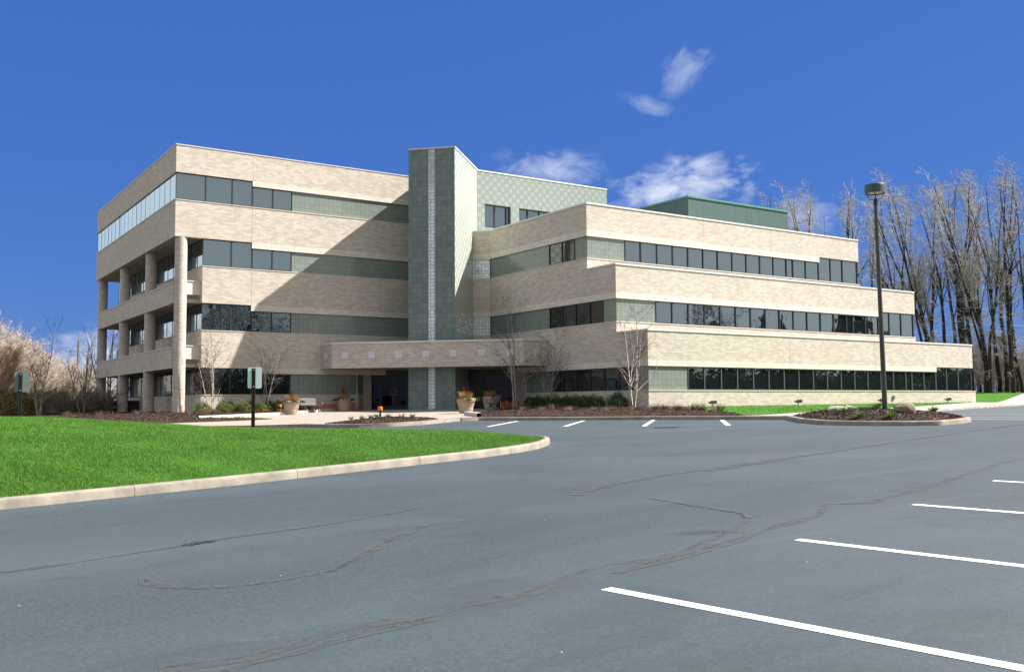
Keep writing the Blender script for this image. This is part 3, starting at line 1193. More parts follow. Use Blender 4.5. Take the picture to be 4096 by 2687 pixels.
b.box(XS - .025, XD, -.03, .40, S1 - .05, S1, 0)
b.box(XS - .025, XS + .40, .40, YB, S1 - .05, S1, 0)
part('sill', b, M['stone'])
# inner core so that nothing shows through, and back walls
b = MB()
b.box(XS + .35, XE - .2, .75, YB - .3, BB, H4B, 0)
part('core_wall', b, M['brick'])


def ribbon(p, q, z0, z1, marks, heads=None, recess=.12, mat='glass', frame='frame', fw=.07, proud=.06):
    """ribbon window along plan line p->q (outside on the right); marks are distances of mullions"""
    dx, dy = q[0] - p[0], q[1] - p[1]
    l = math.hypot(dx, dy)
    ux, uy = dx / l, dy / l
    P = lambda t: (p[0] + ux * t, p[1] + uy * t)
    fr = MB()
    gl = MB()
    edges = [0] + list(marks) + [l]
    hd = heads or [z1] * (len(edges) - 1)
    for i in range(len(edges) - 1):
        a, c = edges[i], edges[i + 1]
        # each pane sits a hair out of true, so its reflection is its own
        j0, j1 = rng.uniform(-.006, .006), rng.uniform(-.006, .006)
        pa, pc = P(a + .01), P(c - .01)
        nx_, ny_ = uy, -ux
        gl.wallbox((pa[0] + nx_ * j0, pa[1] + ny_ * j0), (pc[0] + nx_ * j1, pc[1] + ny_ * j1), z0 + .02, hd[i] - .005, -recess - .05, -recess, 0)
        fr.wallbox(P(a + fw / 2), P(c - fw / 2), hd[i] - .06, hd[i] - .003, -recess, -recess + .05, 0)
        fr.wallbox(P(a + fw / 2), P(c - fw / 2), z0 + .003, z0 + .055, -recess, -recess + .05, 0)
    for i, t in enumerate(edges):
        top = max(hd[min(i, len(hd) - 1)], hd[max(i - 1, 0)])
        fr.wallbox(P(max(0, t - fw / 2)), P(min(l, t + fw / 2)), z0 + .003, top - .003, -recess - .02, -recess + proud, 0)
    o = part('ribbon_window', fr, M[frame])
    gl.build('glass', M[mat], o)
    return o


def tiles(p, q, z0, z1, rec=.10, name='tile_panel', mat='tile', th=.1):
    b = MB()
    b.wallbox(p, q, z0, z1 - .002, -rec - th, -rec, 0)
    return part(name, b, M[mat])


# left wing, front: ribbon windows then tiles
fm = [1.85, 3.52, 4.85, 6.17]
for fl in (4, 3, 2, 1):
    s, h, hb = HW[fl]
    x0 = 0.02 if fl == 4 else XS + .02
    mk = [m_ - x0 for m_ in fm if m_ > x0 + .4]
    if fl == 4:
        mk = [1.85 - x0, 3.52 - x0, 4.83 - x0, 6.17 - x0]
    ed = [x0] + [x0 + t for t in mk] + [XW]
    hd = [hb if ed[i + 1] < 5.2 else h for i in range(len(ed) - 1)]
    ribbon((x0, 0), (XW, 0), s, h, mk, hd, mat='glass' if fl > 2 else 'glass_wavy')
    tiles((XW + .01, 0), (XE if fl > 1 else XD, 0), s, h)
    if fl < 4:
        n = 17
        mk = [(YB - .1) * t / n for t in range(1, n)]
        ribbon((XS, YB - .1), (XS, .16), s, hb, mk, None, .08, mat='glass', fw=.06, proud=.02)
mk = [1.56, 2.93, 4.24, 5.6, 6.85, 8.16, 9.5, 10.85, 12.16, 13.5, 14.8, 16.08, 16.62, 18.05, 19.4, 20.75, 22.1, 23.45]
ribbon((0, YB - .02), (0, .18), S4, H4B, [YB - .02 - t for t in mk[::-1]], None, .06, mat='glass', fw=.05, proud=.008)

# balcony beams, floor slabs, panels and round brick columns
for zt, zb in ((7.70, 6.36), (3.69, 2.37)):
    b = MB()
    b.box(.12, .50, .62, YB - .6, zb, zt - .09, 0)
    b.box(.50, XS, .50, YB - .3, zb + .06, zb + .3, 4)
    part('balcony_beam', b, wb)
    b = MB()
    b.box(.09, .53, .62, YB - .6, zt - .09, zt, 0)
    part('beam_cap', b, M['stone'])
    b = MB()
    b.box(.70, XS - .004, .26, .34, zb + .55, zt + .02, 0)
    b.box(.70, XS - .004, .22, .40, zt + .02, zt + .08, 0)
    part('balcony_panel', b, M['cream'])
for y in (.36, 8.05, 16.2, 24.55):
    b = MB()
    n = 28
    r = .365
    for k in range(n):
        a0, a1 = 2 * math.pi * k / n, 2 * math.pi * (k + 1) / n
        b.face([(r * math.cos(a0), r * math.sin(a0), BB), (r * math.cos(a1), r * math.sin(a1), BB),
                (r * math.cos(a1), r * math.sin(a1), H3B + .01), (r * math.cos(a0), r * math.sin(a0), H3B + .01)], 0)
    # unrolled UVs for the round brickwork
    me = b.mesh('column', M['brick'], True)
    uv = me.uv_layers[0].data
    for p_ in me.polygons:
        for li, (uu, vv) in zip(p_.loop_indices, ((0, BB), (1, BB), (1, H3B), (0, H3B))):
            uv[li].uv = ((p_.index + uu) * 2 * math.pi * r / n, vv)
    o = obj('column', me, BLD)
    o.location = (.48, y, 0)

# --- right wing
def rw_band(z0, z1, y_, xe, lo=None, hb=None, xst=None, yI=-3.909, ystop=None):
    """band over a row of windows: right face along y=y_, inner face along x=XR up to ystop"""
    b = MB()
    ys = yI if ystop is None else ystop
    zz = z0 if xst is None else hb
    if xst is None:
        b.box(XR, xe, y_, y_ + .45, z0, z1, 0)
        b.box(XR, XR + .45, y_ + .45, ys, z0, z1, 0)
    else:
        b.box(XR, xe, y_, y_ + .45, hb, z1, 0)
        b.box(XR, XR + .45, y_ + .45, ys, hb, z1, 0)
        b.box(XR, xst, y_, y_ + .45, z0, hb, 1)
        b.box(XR, XR + .45, y_ + .45, ys, z0, hb, 1)
        b.box(xe - .45, xe, y_ + .45, 8, hb, z1, 0)
    return part('brick_band', b, wb)


rw_band(H3, T3 - .10, YA, E3, None, H3B, 41.5)
rw_band(H2, T2 - .10, Y2, E2, None, H2B, 44.5, ystop=YA)
rw_band(H1, T1 - .10, Y1, E1, None, H1B, 47.05, ystop=Y2)
# inner wall bands that pass behind the terraces
b = MB()
b.box(XR, XR + .45, YA, -3.909, H2 + (H2B - H2), S3 - .05, 0)
b.box(XR, XR + .45, YA, -3.909, H2, H2B, 1)
part('brick_band', b, wb)
b = MB()
b.box(XR + .45, E3 + .02, YA, YA + .45, T2 - .4, S3 - .05, 0)
part('brick_band', b, wb)
b = MB()
b.box(XR, XR + .45, Y2, -3.909, H1B, S2 - .05, 0)
b.box(XR, XR + .45, Y2, -3.909, H1, H1B, 1)
part('brick_band', b, wb)
b = MB()
b.box(XR + .45, E2 + .02, Y2, Y2 + .45, T1 - .4, S2 - .05, 0)
part('brick_band', b, wb)
b = MB()
b.box(XR, E1 + .22, Y1, Y1 + .45, BB, S1 - .05, 0)
b.box(XR, XR + .45, Y1 + .45, -8.05, BB, S1 - .05, 0)
b.box(E1 - .23, E1 + .22, Y1 + .45, 8, BB, S1 - .05, 0)
part('base_wall', b, wb)
for (z, y_, xe, ys) in ((S3, YA, E3, -3.9), (S2, Y2, E2, -3.9), (S1, Y1, E1 + .22, -8.05)):
    b = MB()
    b.box(XR - .025, xe, y_ - .03, y_ + .40, z - .05, z, 0)
    b.box(XR - .025, XR + .40, y_ + .40, ys, z - .05, z, 0)
    part('sill', b, M['stone'])
for (z, y_, xe, ys) in ((T3, YA, E3, -3.93), (T2, Y2, E2, YA - .003), (T1, Y1, E1, Y2 - .003)):
    b = MB()
    b.box(XR - .04, xe + .03, y_ - .04, y_ + .5, z - .10, z, 0)
    b.box(XR - .04, XR + .5, y_ + .5, ys, z - .10, z, 0)
    part('coping', b, M['coping'])
b = MB()
b.box(XR + .45, E3 - .45, YA + .45, 8, T3 - .6, T3 - .4, 0)
part('roof', b, M['roof'])
b = MB()
b.box(XR + .45, E2 - .02, Y2 + .45, YA + .3, T2 - .6, T2 - .42, 0)
b.box(E3, E2 - .02, YA + .3, 8, T2 - .6, T2 - .42, 0)
part('terrace', b, M['roof'])
b = MB()
b.box(XR + .45, E1 - .02, Y1 + .45, Y2 + .3, T1 - .6, T1 - .42, 0)
b.box(E2, E1 - .02, Y2 + .3, 8, T1 - .6, T1 - .42, 0)
part('terrace', b, M['roof'])
b = MB()
b.box(XR + .35, E3 - .25, YA + .3, 8, BB, T3 - .6, 0)
b.box(XR + .35, E2 - .25, Y2 + .3, YA + .3, BB, T2 - .6, 0)
b.box(XR + .35, E1 - .25, Y1 + .3, Y2 + .3, BB, T1 - .6, 0)
b.box(E3 - .25, E2 - .25, YA + .3, 8, BB, T2 - .6, 0)
b.box(E2 - .25, E1 - .25, Y2 + .3, 8, BB, T1 - .6, 0)
part('core_wall', b, M['brick'])
m3 = [24.60, 25.95, 27.29, 28.63, 29.98, 31.32, 32.67, 34.02, 35.36, 36.70, 38.05, 38.73, 40.08, 41.48, 42.80, 44.15]
m2 = [24.68, 26.02, 27.37, 28.72, 30.08, 31.43, 32.79, 34.13, 35.49, 36.85, 38.22, 39.58, 40.96, 41.66, 43.02, 44.50, 45.76, 47.15]
m1 = [24.60, 25.95, 27.28, 28.63, 29.98, 31.33, 32.68, 34.03, 35.38, 36.74, 38.10, 39.46, 40.83, 42.19, 43.57, 44.25, 45.62, 47.03, 48.33, 49.75]
for (y_, xs_, xe, ms_, fl, xst) in ((YA, 23.31, E3, m3, 3, 41.4), (Y2, 23.37, E2, m2, 2, 44.4), (Y1, 23.32, E1, m1, 1, 46.9)):
    s, h, hb = HW[fl]
    ed = [xs_] + ms_ + [xe - .1]
    hd = [hb if ed[i] > xst else h for i in range(len(ed) - 1)]
    ribbon((xs_, y_), (xe - .1, y_), s, h, [t - xs_ for t in ms_], hd, mat='glass' if fl > 1 else 'glass_wavy', frame='frame' if fl > 1 else 'frame_light')
    tiles((XR + .10, y_), (xs_ - .01, y_), s, h)
# inner face: tiles and windows (walking from the corner towards the tower, outside on the right)
for fl, yc, wins in ((3, YA, [(-13.52, -10.87, [1.30])]), (2, Y2, [(-16.19, -10.86, [1.27, 2.65, 3.96])]), (1, Y1, [(-18.75, -10.90, [1.22, 2.56, 3.90, 5.23, 6.57])])):
    s, h, hb = HW[fl]
    w0, w1, mk = wins[0]
    Q = lambda y: (XR, y)
    # outside is -x: walking in -y direction has -x on its right
    tiles(Q(w0 - .01), Q(yc + .203), s, h)
    ribbon(Q(w1), Q(w0), s, h, [w1 - w0 - t for t in mk[::-1]], None, .11, mat='dark_glass')
    tiles(Q(-3.95 if fl > 1 else -8.02), Q(w1 + .01), s, h)

# chamfered corner beside the tower: brick bands with glass block between
CA, CB = (19.40, -3.035), (20.274, -3.909)
for zz in (((H3B, T3 - .10, 0), (H3, H3B, 1)), ((H2B, S3, 0), (H2, H2B, 1)), ((H1, S2, 0),)):
    b = MB()
    for z0, z1, mm in zz:
        b.wallbox(CA, CB, z0, z1, -.4, 0, mm)
    part('brick_band', b, wb)
b = MB()
b.wallbox(CA, (CB[0] + .02, CB[1] - .02), T3 - .10, T3, -.45, .04, 0)
part('coping', b, M['coping'])
for s, h in ((S3, H3), (S2, H2)):
    b = MB()
    b.wallbox(CA, CB, s + .002, h - .002, -.3, -.06, 0)
    part('glass_block_panel', b, M['glass_block'])

# --- tower, turned 45 degrees to both wings
TL, TR = (13.77, -4.30), (15.98, -6.515)
TBR, TBL = (25.0, 2.505), (20.0, 1.93)
ZT = 16.80
fdx, fdy = (TR[0] - TL[0]), (TR[1] - TL[1])
fl_ = math.hypot(fdx, fdy)
ft = lambda t: (TL[0] + fdx * t / fl_, TL[1] + fdy * t / fl_)
c0, c1 = fl_ / 2 - .2285, fl_ / 2 + .2285
b = MB()
b.wallbox(ft(.0), ft(c0), BB, ZT - .08, -.4, 0, 0)
b.wallbox(ft(c1), ft(fl_ - .002), BB, ZT - .08, -.4, 0, 0)
b.wallbox(TL, (TL[0] + 7.2, TL[1] + 7.2), BB, ZT - .08, 0.0, .3, 1) if False else None
part('tower_front', b, M['tower_tile'])
b = MB()
ins = .2828
b.prism([TR, (TR[0] + 8.6, TR[1] + 8.6), (TR[0] + 8.6 - ins, TR[1] + 8.6 + ins), (TR[0], TR[1] + ins * 2)], BB, ZT - .08, 0)
part('tower_side', b, M['tower_side_tile'])
b = MB()
b.prism([(TL[0] + ins, TL[1] + ins), (TL[0] + 7.5, TL[1] + 7.5), (TL[0] + 7.5 + ins, TL[1] + 7.5 - ins), (TL[0] + ins * 2, TL[1])], BB, ZT - .08, 0)
part('tower_side', b, M['tower_tile'])
b = MB()
b.prism([(TL[0] - .03, TL[1] - .02), (TR[0] + .02, TR[1] - .05), (TR[0] + 8.6, TR[1] + 8.53), (TL[0] + 7.0, TL[1] + 7.05)], ZT - .08, ZT, 0)
part('coping', b, M['coping'])
b = MB()
b.wallbox(ft(c0 + .003), ft(c1 - .003), 14.42, ZT - .083, -.3, -.012, 0)
part('granite_block_strip', b, tile_mat('granite_block_strip', (.62, .64, .66), (.48, .50, .52), (.3, .31, .32), .2285, .012, .85, off=(.1, .0)))
b = MB()
b.wallbox(ft(c0 + .003), ft(c1 - .003), BB, 14.417, -.3, -.03, 0)
o = part('glass_block_strip', b, M['glass_block'])
# glass blocks scattered chequerwise through the tower's side wall
for s, h, n in ((S3, H3, 8), (S2, H2, 12)):
    for i in range(n):
        for j in range(6):
            t = 4.72 - .06 - i * .36
            if (i * 7 + j * 5) % 4 == 0 or rng.random() < (i / n) * .35:
                continue
            z = s + .03 + j * .2215
            p0, p1 = (TR[0] + (t - .17) * .7071, TR[1] + (t - .17) * .7071), (TR[0] + t * .7071, TR[1] + t * .7071)
            b = MB()
            b.wallbox(p0, p1, z, z + .175, 0, .012, 0)
            part('glass_block', b, M['glass_block'])

# --- set-back fourth floor clad in two-tone tile, with two windows
CX0, CX1, CY = 20.37, 32.25, -2.14
b = MB()
b.box(CX0, CX1, CY, CY + .3, 14.35, 16.66, 0)
b.box(CX0, CX1, CY, CY + .3, 11.3, 12.65, 0)
for x0, x1 in ((CX0, 21.0), (23.26, 23.97), (26.75, CX1)):
    b.box(x0, x1, CY, CY + .3, 12.65, 14.35, 0)
b.face([(CX1 + .003, CY, 11.3), (CX1 + .003, 8, 11.3), (CX1 + .003, 8, 16.66), (CX1 + .003, CY, 16.66)], 0)
part('upper_storey_wall', b, M['checker_tile'])
b = MB()
b.box(CX0 + .2, CX1, CY + .5, 8, 11.3, 16.6, 0)
part('core_wall', b, M['roof'])
b = MB()
b.box(CX0, CX1 + .03, CY - .03, CY + .4, 16.66, 16.76, 0)
b.box(CX1 - .4, CX1 + .03, CY + .4, 8, 16.66, 16.76, 0)
part('coping', b, M['coping'])
for x0, x1, mk in ((21.0, 23.26, [.95, 1.95]), (23.97, 26.75, [.88, 1.92])):
    ribbon((x0 + .003, CY), (x1 - .003, CY), 12.652, 14.347, mk, None, .24, mat='glass', fw=.10)

# --- rooftop plant enclosure
b = MB()
b.box(32.86, 43.34, -10.5, 3, 11.3, 14.62, 0)
po = part('rooftop_enclosure', b, M['green_metal'])
b = MB()
b.box(32.80, 43.40, -10.56, 3.06, 14.62, 14.76, 0)
b.build('enclosure_rim', pmat('green_rim', (.10, .26, .22), (.09, .23, .2), 2, .4), po)

# --- entrance canopy across the inner corner
CP = [(9.51, .0), (9.51, -1.825), (18.39, -10.765), (20.274, -10.765)]
CPB = [(XR, -6.6), (12.4, .0)]
can = MB()
can.prism(CP + [(XR, -7.0), (13.2, 0)], 2.40, 4.0, 0, top=3, side=0)
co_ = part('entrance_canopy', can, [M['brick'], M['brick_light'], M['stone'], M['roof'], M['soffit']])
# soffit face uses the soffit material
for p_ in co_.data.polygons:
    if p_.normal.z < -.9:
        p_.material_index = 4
b = MB()
for p, q in zip(CP[:-1], CP[1:]):
    b.wallbox(p, q, 3.95, 4.07, -.12, .05, 0)
b.build('canopy_coping', M['coping'], co_)


def emblem(p, u):
    """square of four rough granite blocks set in the canopy face"""
    b = MB()
    for i in (0, 1):
        for j in (0, 1):
            a = (p[0] + u[0] * (i * .215 - .21), p[1] + u[1] * (i * .215 - .21))
            c = (a[0] + u[0] * .205, a[1] + u[1] * .205)
            b.wallbox(a, c, 3.03 + j * .215, 3.235 + j * .215, -.01, .03, 0)
    b.build('granite_square', M['granite_block'], co_)


emblem((9.51, -.86), (0, -1))
for t in range(7):
    x = 10.15 + t * 1.272
    emblem((x, -1.825 - (x - 9.51) * 8.94 / 8.88), (.7047, -.7095))
emblem((19.36, -10.765), (1, 0))

# --- entrance recess: return walls, doors
def mirror(p):
    return (XR + p[1], p[0] - XR)


RA, RB_ = (12.2, 0.0), (13.22, 1.02)
for fm_ in (False, True):
    T = mirror if fm_ else (lambda p: p)
    def wall(mb, p, q, z0, z1, d0, d1, m_=0):
        p, q = T(p), T(q)
        if fm_:
            p, q = q, p
        mb.wallbox(p, q, z0, z1, d0, d1, m_)
    b = MB()
    wall(b, RA, RB_, BB, S1, -.3, 0)
    part('base_wall', b, wb)
    b = MB()
    wall(b, RA, RB_, S1 + .002, 2.398, -.3, -.02)
    part('tile_panel', b, M['tile'])
    D0, D1 = RB_, (16.13, -1.90)
    dl = math.hypot(D1[0] - D0[0], D1[1] - D0[1])
    dp = lambda t: (D0[0] + (D1[0] - D0[0]) * t / dl, D0[1] + (D1[1] - D0[1]) * t / dl)
    zf0 = -.29
    # frame header and fixed light
    b = MB()
    wall(b, dp(0), dp(dl), 2.10, 2.398, -.12, 0)
    wall(b, dp(0), dp(.40), zf0 - .3, 2.10, -.12, 0)
    wall(b, dp(.98), dp(1.08), zf0 - .3, 2.10, -.12, 0)
    wall(b, dp(.40), dp(.98), .68, .75, -.10, -.01)
    wall(b, dp(.40), dp(.98), zf0 - .3, zf0 + .12, -.10, -.01)
    wall(b, dp(3.0), dp(dl), zf0 - .3, 2.10, -.12, 0)
    eo = part('entrance_frame', b, M['frame'])
    b = MB()
    wall(b, dp(.40), dp(.98), zf0 + .12, 2.10, -.09, -.05)
    b.build('glass', M['door_glass'], eo)
    for k, (a, c) in enumerate(((1.085, 2.03), (2.04, 2.985))):
        b = MB()
        wall(b, dp(a), dp(a + .11), zf0 + .02, 2.09, -.09, -.02)
        wall(b, dp(c - .11), dp(c), zf0 + .02, 2.09, -.09, -.02)
        wall(b, dp(a + .11), dp(c - .11), 1.97, 2.09, -.09, -.02)
        wall(b, dp(a + .11), dp(c - .11), zf0 + .02, zf0 + .24, -.09, -.02)
        wall(b, dp(a + .11), dp(c - .11), .69, .75, -.08, -.015)
        do = part('entrance_door', b, M['frame'])
        b = MB()
        wall(b, dp(a + .11), dp(c - .11), zf0 + .24, 1.97, -.07, -.05)
        b.build('glass', M['door_glass'], do)
        # curved brass pull handle
        s_ = 1 if k else -1
        cx = (a if k else c) + s_ * .10
        pts = []
        e = np.array(dp(1)) - np.array(dp(0))
        e /= np.linalg.norm(e)
        out = np.array([e[1], -e[0]])
        for th in np.linspace(-1.75, 1.75, 12):
            uu = cx + s_ * (.17 * math.cos(th) - .03)
            q = np.array(dp(uu)) + out * .05
            q = np.array(T(tuple(q)))
            pts.append((q[0], q[1], .92 + .21 * math.sin(th)))
        b = MB()
        b.tube(pts, .020, 6)
        b.build('handle', M['brass'], do, smooth=True)
    # dark vestibule behind the doors
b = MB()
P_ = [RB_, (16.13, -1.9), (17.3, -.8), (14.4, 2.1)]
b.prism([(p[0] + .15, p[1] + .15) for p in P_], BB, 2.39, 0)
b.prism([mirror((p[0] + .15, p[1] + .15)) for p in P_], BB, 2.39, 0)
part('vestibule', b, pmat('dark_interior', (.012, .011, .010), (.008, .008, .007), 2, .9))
# yellow notice behind the glass at the right-hand entrance
b = MB()
p, q = mirror((13.0, .80)), mirror((12.45, .25))
b.wallbox(p, q, .80, 1.42, 0, .02, 0)
part('notice_board', b, M['poster'])
# vertical movement joints in the brickwork
JS = pmat('joint_sealant', (.22, .19, .16), (.2, .17, .145), 3, .9)
for x, y_, z0, z1 in ((4.80, 0, H4B, TOP - .06), (4.80, 0, H3B, S4 - .05), (4.80, 0, H2B, S3 - .05), (4.80, 0, H1B, S2 - .05),
                      (30.0, YA, H3, T3 - .1), (36.4, YA, H3, T3 - .1), (30.2, Y2, H2, T2 - .1), (38.0, Y2, H2, T2 - .1), (31.8, Y1, H1, T1 - .1), (40.2, Y1, H1, T1 - .1)):
    b = MB()
    b.box(x - .007, x + .007, y_ - .003, y_ + .01, z0, z1, 0)
    part('movement_joint', b, JS)
b = MB()
b.box(41.9, 42.1, Y1 - .08, Y1 + .01, .18, .42, 0)
part('wall_socket', b, M['grey_metal'])
b = MB()
b.box(XR - .1, XR + .01, -18.9, -18.72, .02, .22, 0)
part('wall_socket', b, M['grey_metal'])

# ------------------------------------------------------------------ plants
def perp(d):
    r = np.array([0, 0, 1.]) if abs(d[2]) < .9 else np.array([1., 0, 0])
    a = np.cross(d, r)
    a /= np.linalg.norm(a)
    return a, np.cross(d, a)


def stem(p, d, length, n, wander, up, rg):
    """a wandering line starting at p in direction d, pulled upwards by up"""
    P = [np.array(p, float)]
    d = np.array(d, float)
    for i in range(n):
        d = d + rg.normal(0, wander, 3)
        d[2] += up
        d /= np.linalg.norm(d)
        P.append(P[-1] + d * length / n)
    return np.array(P)


MINR = [.006]


def branchy(base, d, length, r0, levels, trunk, twig, rg, start=.35, up=.05, wander=.06, twig_level=2, sides=5):
    """recursive bare tree. levels: list of (count, angle, length factor)"""
    n = 9 if len(levels) > 1 else 4
    P = stem(base, d, length, n, wander, up, rg)
    rad = r0 * np.linspace(1, .25, len(P)) ** .9
    tgt = trunk if r0 >= twig_level else twig
    tgt.add(P, np.maximum(rad, MINR[0]), sides if r0 > .05 else 3)
    if not levels:
        return
    cnt, ang, lf = levels[0]
    for k in range(cnt):
        t = start + (1 - start) * (k + rg.random()) / cnt
        i = min(int(t * (len(P) - 1)), len(P) - 2)
        f = t * (len(P) - 1) - i
        q = P[i] * (1 - f) + P[i + 1] * f
        dd = P[i + 1] - P[i]
        dd /= np.linalg.norm(dd)
        a, b = perp(dd)
        ph = rg.uniform(0, 2 * math.pi)
        an = R(ang) * rg.uniform(.65, 1.35)
        nd = dd * math.cos(an) + (a * math.cos(ph) + b * math.sin(ph)) * math.sin(an)
        rr = rad[i] * rg.uniform(.45, .7)
        branchy(q, nd, length * lf * rg.uniform(.6, 1.25) * (1.25 - .6 * t), rr, levels[1:], trunk, twig, rg,
                .15, up, wander * 1.3, twig_level, sides)


def finish_tree(name, label, cat, loc, trunk, twig, bark, twigmat, group, rz=0, crown='crown'):
    t = thing(name, label, cat, loc, rz, group)
    obj('trunk', trunk.mesh('trunk', bark), t)
    obj(crown, twig.mesh(crown, twigmat), t)
    return t


def poplar(seed, h=23.5):
    rg = np.random.default_rng(seed)
    tr, tw = Tubes(), Tubes()
    ns = 1 + int(rg.random() < .45)
    for s_ in range(ns):
        a = rg.uniform(0, 6.28)
        lean = np.array([math.cos(a) * .05 - .045, math.sin(a) * .05, 1.0])
        hh = h * rg.uniform(.78, 1.0) if s_ else h
        p0 = np.array([math.cos(a) * .35 * (ns > 1), math.sin(a) * .35 * (ns > 1), -.4])
        n = 14
        P = stem(p0, lean, hh * .98, n, .062, .03, rg)
        r0 = rg.uniform(.20, .28) / (1 + .2 * (ns - 1))
        rad = r0 * np.linspace(1, .05, n + 1) ** .9
        tr.add(P, rad, 7)
        # steep limbs
        for k in range(7):
            t = rg.uniform(.35, .92)
            i = min(int(t * n), n - 1)
            d = P[i + 1] - P[i]
            d /= np.linalg.norm(d)
            ph = rg.uniform(0, 6.28)
            an = R(rg.uniform(9, 24))
            u, v = perp(d)
            nd = d * math.cos(an) + (u * math.cos(ph) + v * math.sin(ph)) * math.sin(an)
            Lb = hh * rg.uniform(.16, .34) * (1.15 - .5 * t)
            branchy(P[i], nd, Lb, rad[i] * rg.uniform(.42, .62), [(9, 46, .30), (6, 50, .45)], tr, tw, rg, .25, .06, .10, .036, 5)
        # short epicormic twigs all along the trunk, tangled and pale
        for k in range(64):
            t = rg.uniform(.12, .99)
            i = min(int(t * n), n - 1)
            q = P[i] + (P[i + 1] - P[i]) * rg.random()
            ph = rg.uniform(0, 6.28)
            nd = np.array([math.cos(ph), math.sin(ph), rg.uniform(-.2, .5)])
            branchy(q, nd, rg.uniform(.6, 1.8), .016, [(6, 55, .45)], tr, tw, rg, .2, .05, .18, .036, 3)
    return tr, tw


PROTO = {}
RIGHT = [((80.9, 20.8), 27.6), ((81.5, 18.0), 28.2), ((85.5, 19.0), 27.8), ((80.0, 11.8), 26.0), ((77.7, 8.6), 24.9), ((84.3, 12.6), 24.1), ((81.6, 8.4), 21.8), ((78.2, 3.4), 23.4), ((75.1, 0.6), 22.8), ((76.3, -0.1), 24.1), ((79.2, 0.3), 25.2), ((77.4, -2.1), 22.8), ((76.6, -4.0), 23.6), ((77.9, -3.6), 23.3), ((76.6, -5.1), 22.1), ((81.0, -3.3), 23.5), ((76.6, -6.3), 23.2), ((76.1, -7.2), 23.3), ((78.8, -6.6), 24.1), ((78.4, -7.6), 23.9), ((77.0, -9.0), 23.3), ((81.3, -7.0), 23.8), ((78.7, -9.0), 23.5), ((81.4, -8.3), 24.0)]
# a looser second row behind
for u_, dp_, tp_ in ((3225, 124, 27.4), (3300, 122, 27.0), (3360, 118, 25.6), (3432, 113, 25.6), (3585, 108, 24.0), (3680, 108, 25.0), (3728, 106, 25.2), (3826, 104, 25.0), (3952, 104, 26.0)):
    q_ = FW * dp_ + RT * ((u_ - 2048) / 3844.47 * dp_)
    RIGHT.append(((CAM.x + q_.x, CAM.y + q_.y), tp_))
GT = 'tall bare trees in the row behind the building'
ROW = 'tall bare dark-trunked tree in the dense row beyond the building\'s right end'
LBL = {0: 'bare treetop rising beside the green rooftop enclosure', 1: 'bare treetop with spreading pale twigs above the top tier roof, second from the green enclosure',
       2: 'thin bare treetop above the top tier roof, third from the green enclosure',
       3: 'bare tree whose crown ends just left of the lamp head', 4: 'bare tree with a stout trunk seen beside the top tier, directly behind the lamp post',
       5: 'slim bare tree just right of the lamp post, rising behind the middle tier', 6: 'shortest bare tree, standing in the gap right of the lamp post'}
protos = []
MINR[0] = .0115
for k in range(7):
    tr, tw = poplar(100 + k)
    protos.append((tr.mesh('trunk', M['bark']), tw.mesh('crown', M['twig'])))
first = {}
for i, ((x, y), top) in enumerate(RIGHT):
    k = i % 7
    z = ground(x, y)
    t = thing('bare_tree', LBL.get(i, ROW), 'tree', (x, y, z - .1), 0, GT)
    # keep the leftward lean: only small turns about the vertical
    t.rotation_euler = (0, 0, rng.uniform(-.6, .6) + (math.pi if False else 0))
    s_ = (top - z) / 23.5
    t.scale = (s_ * rng.uniform(.9, 1.12), s_ * rng.uniform(.9, 1.12), s_)
    obj('trunk', protos[k][0], t)
    obj('crown', protos[k][1], t)

MINR[0] = .009
# brown understorey between and behind those trunks
def bush_mesh(seed, h, spread, stems, r0, dens, bark, twigmat, lv=((7, 34, .5), (6, 38, .5))):
    rg = np.random.default_rng(seed)
    tr, tw = Tubes(), Tubes()
    for k in range(stems):
        a = rg.uniform(0, 6.28)
        sp = rg.uniform(.05, spread)
        branchy((math.cos(a) * .25, math.sin(a) * .25, -.1), (math.cos(a) * sp, math.sin(a) * sp, 1.0), h * rg.uniform(.75, 1.0), r0, list(lv), tr, tw, rg, .12, .06, .07, r0 * .8, 4)
    return tr.mesh('trunk', bark), tw.mesh('crown', twigmat)


under = [bush_mesh(300 + k, 4.6, .5, 6, .035, 1, M['twig_dark'], M['twig_dark'], ((10, 40, .5), (6, 42, .5))) for k in range(3)]
GU = 'brown bare thicket shrubs under the tall trees'
for i in range(34):
    dep = rng.uniform(97, 112)
    lat = dep * (.425 + i * .0043 + rng.uniform(-.003, .003))
    x = CAM.x + .5527 * dep + .8334 * lat
    y = CAM.y + .8334 * dep - .5527 * lat
    t = thing('thicket_shrub', 'brown leafless thicket shrub among the dark tree trunks beyond the lawn', 'shrub', (x, y, ground(x, y) - .1), rng.uniform(0, 6.28), GU)
    s_ = rng.uniform(.75, 1.15)
    t.scale = (s_, s_, s_)
    obj('trunk', under[i % 3][0], t)
    obj('crown', under[i % 3][1], t)

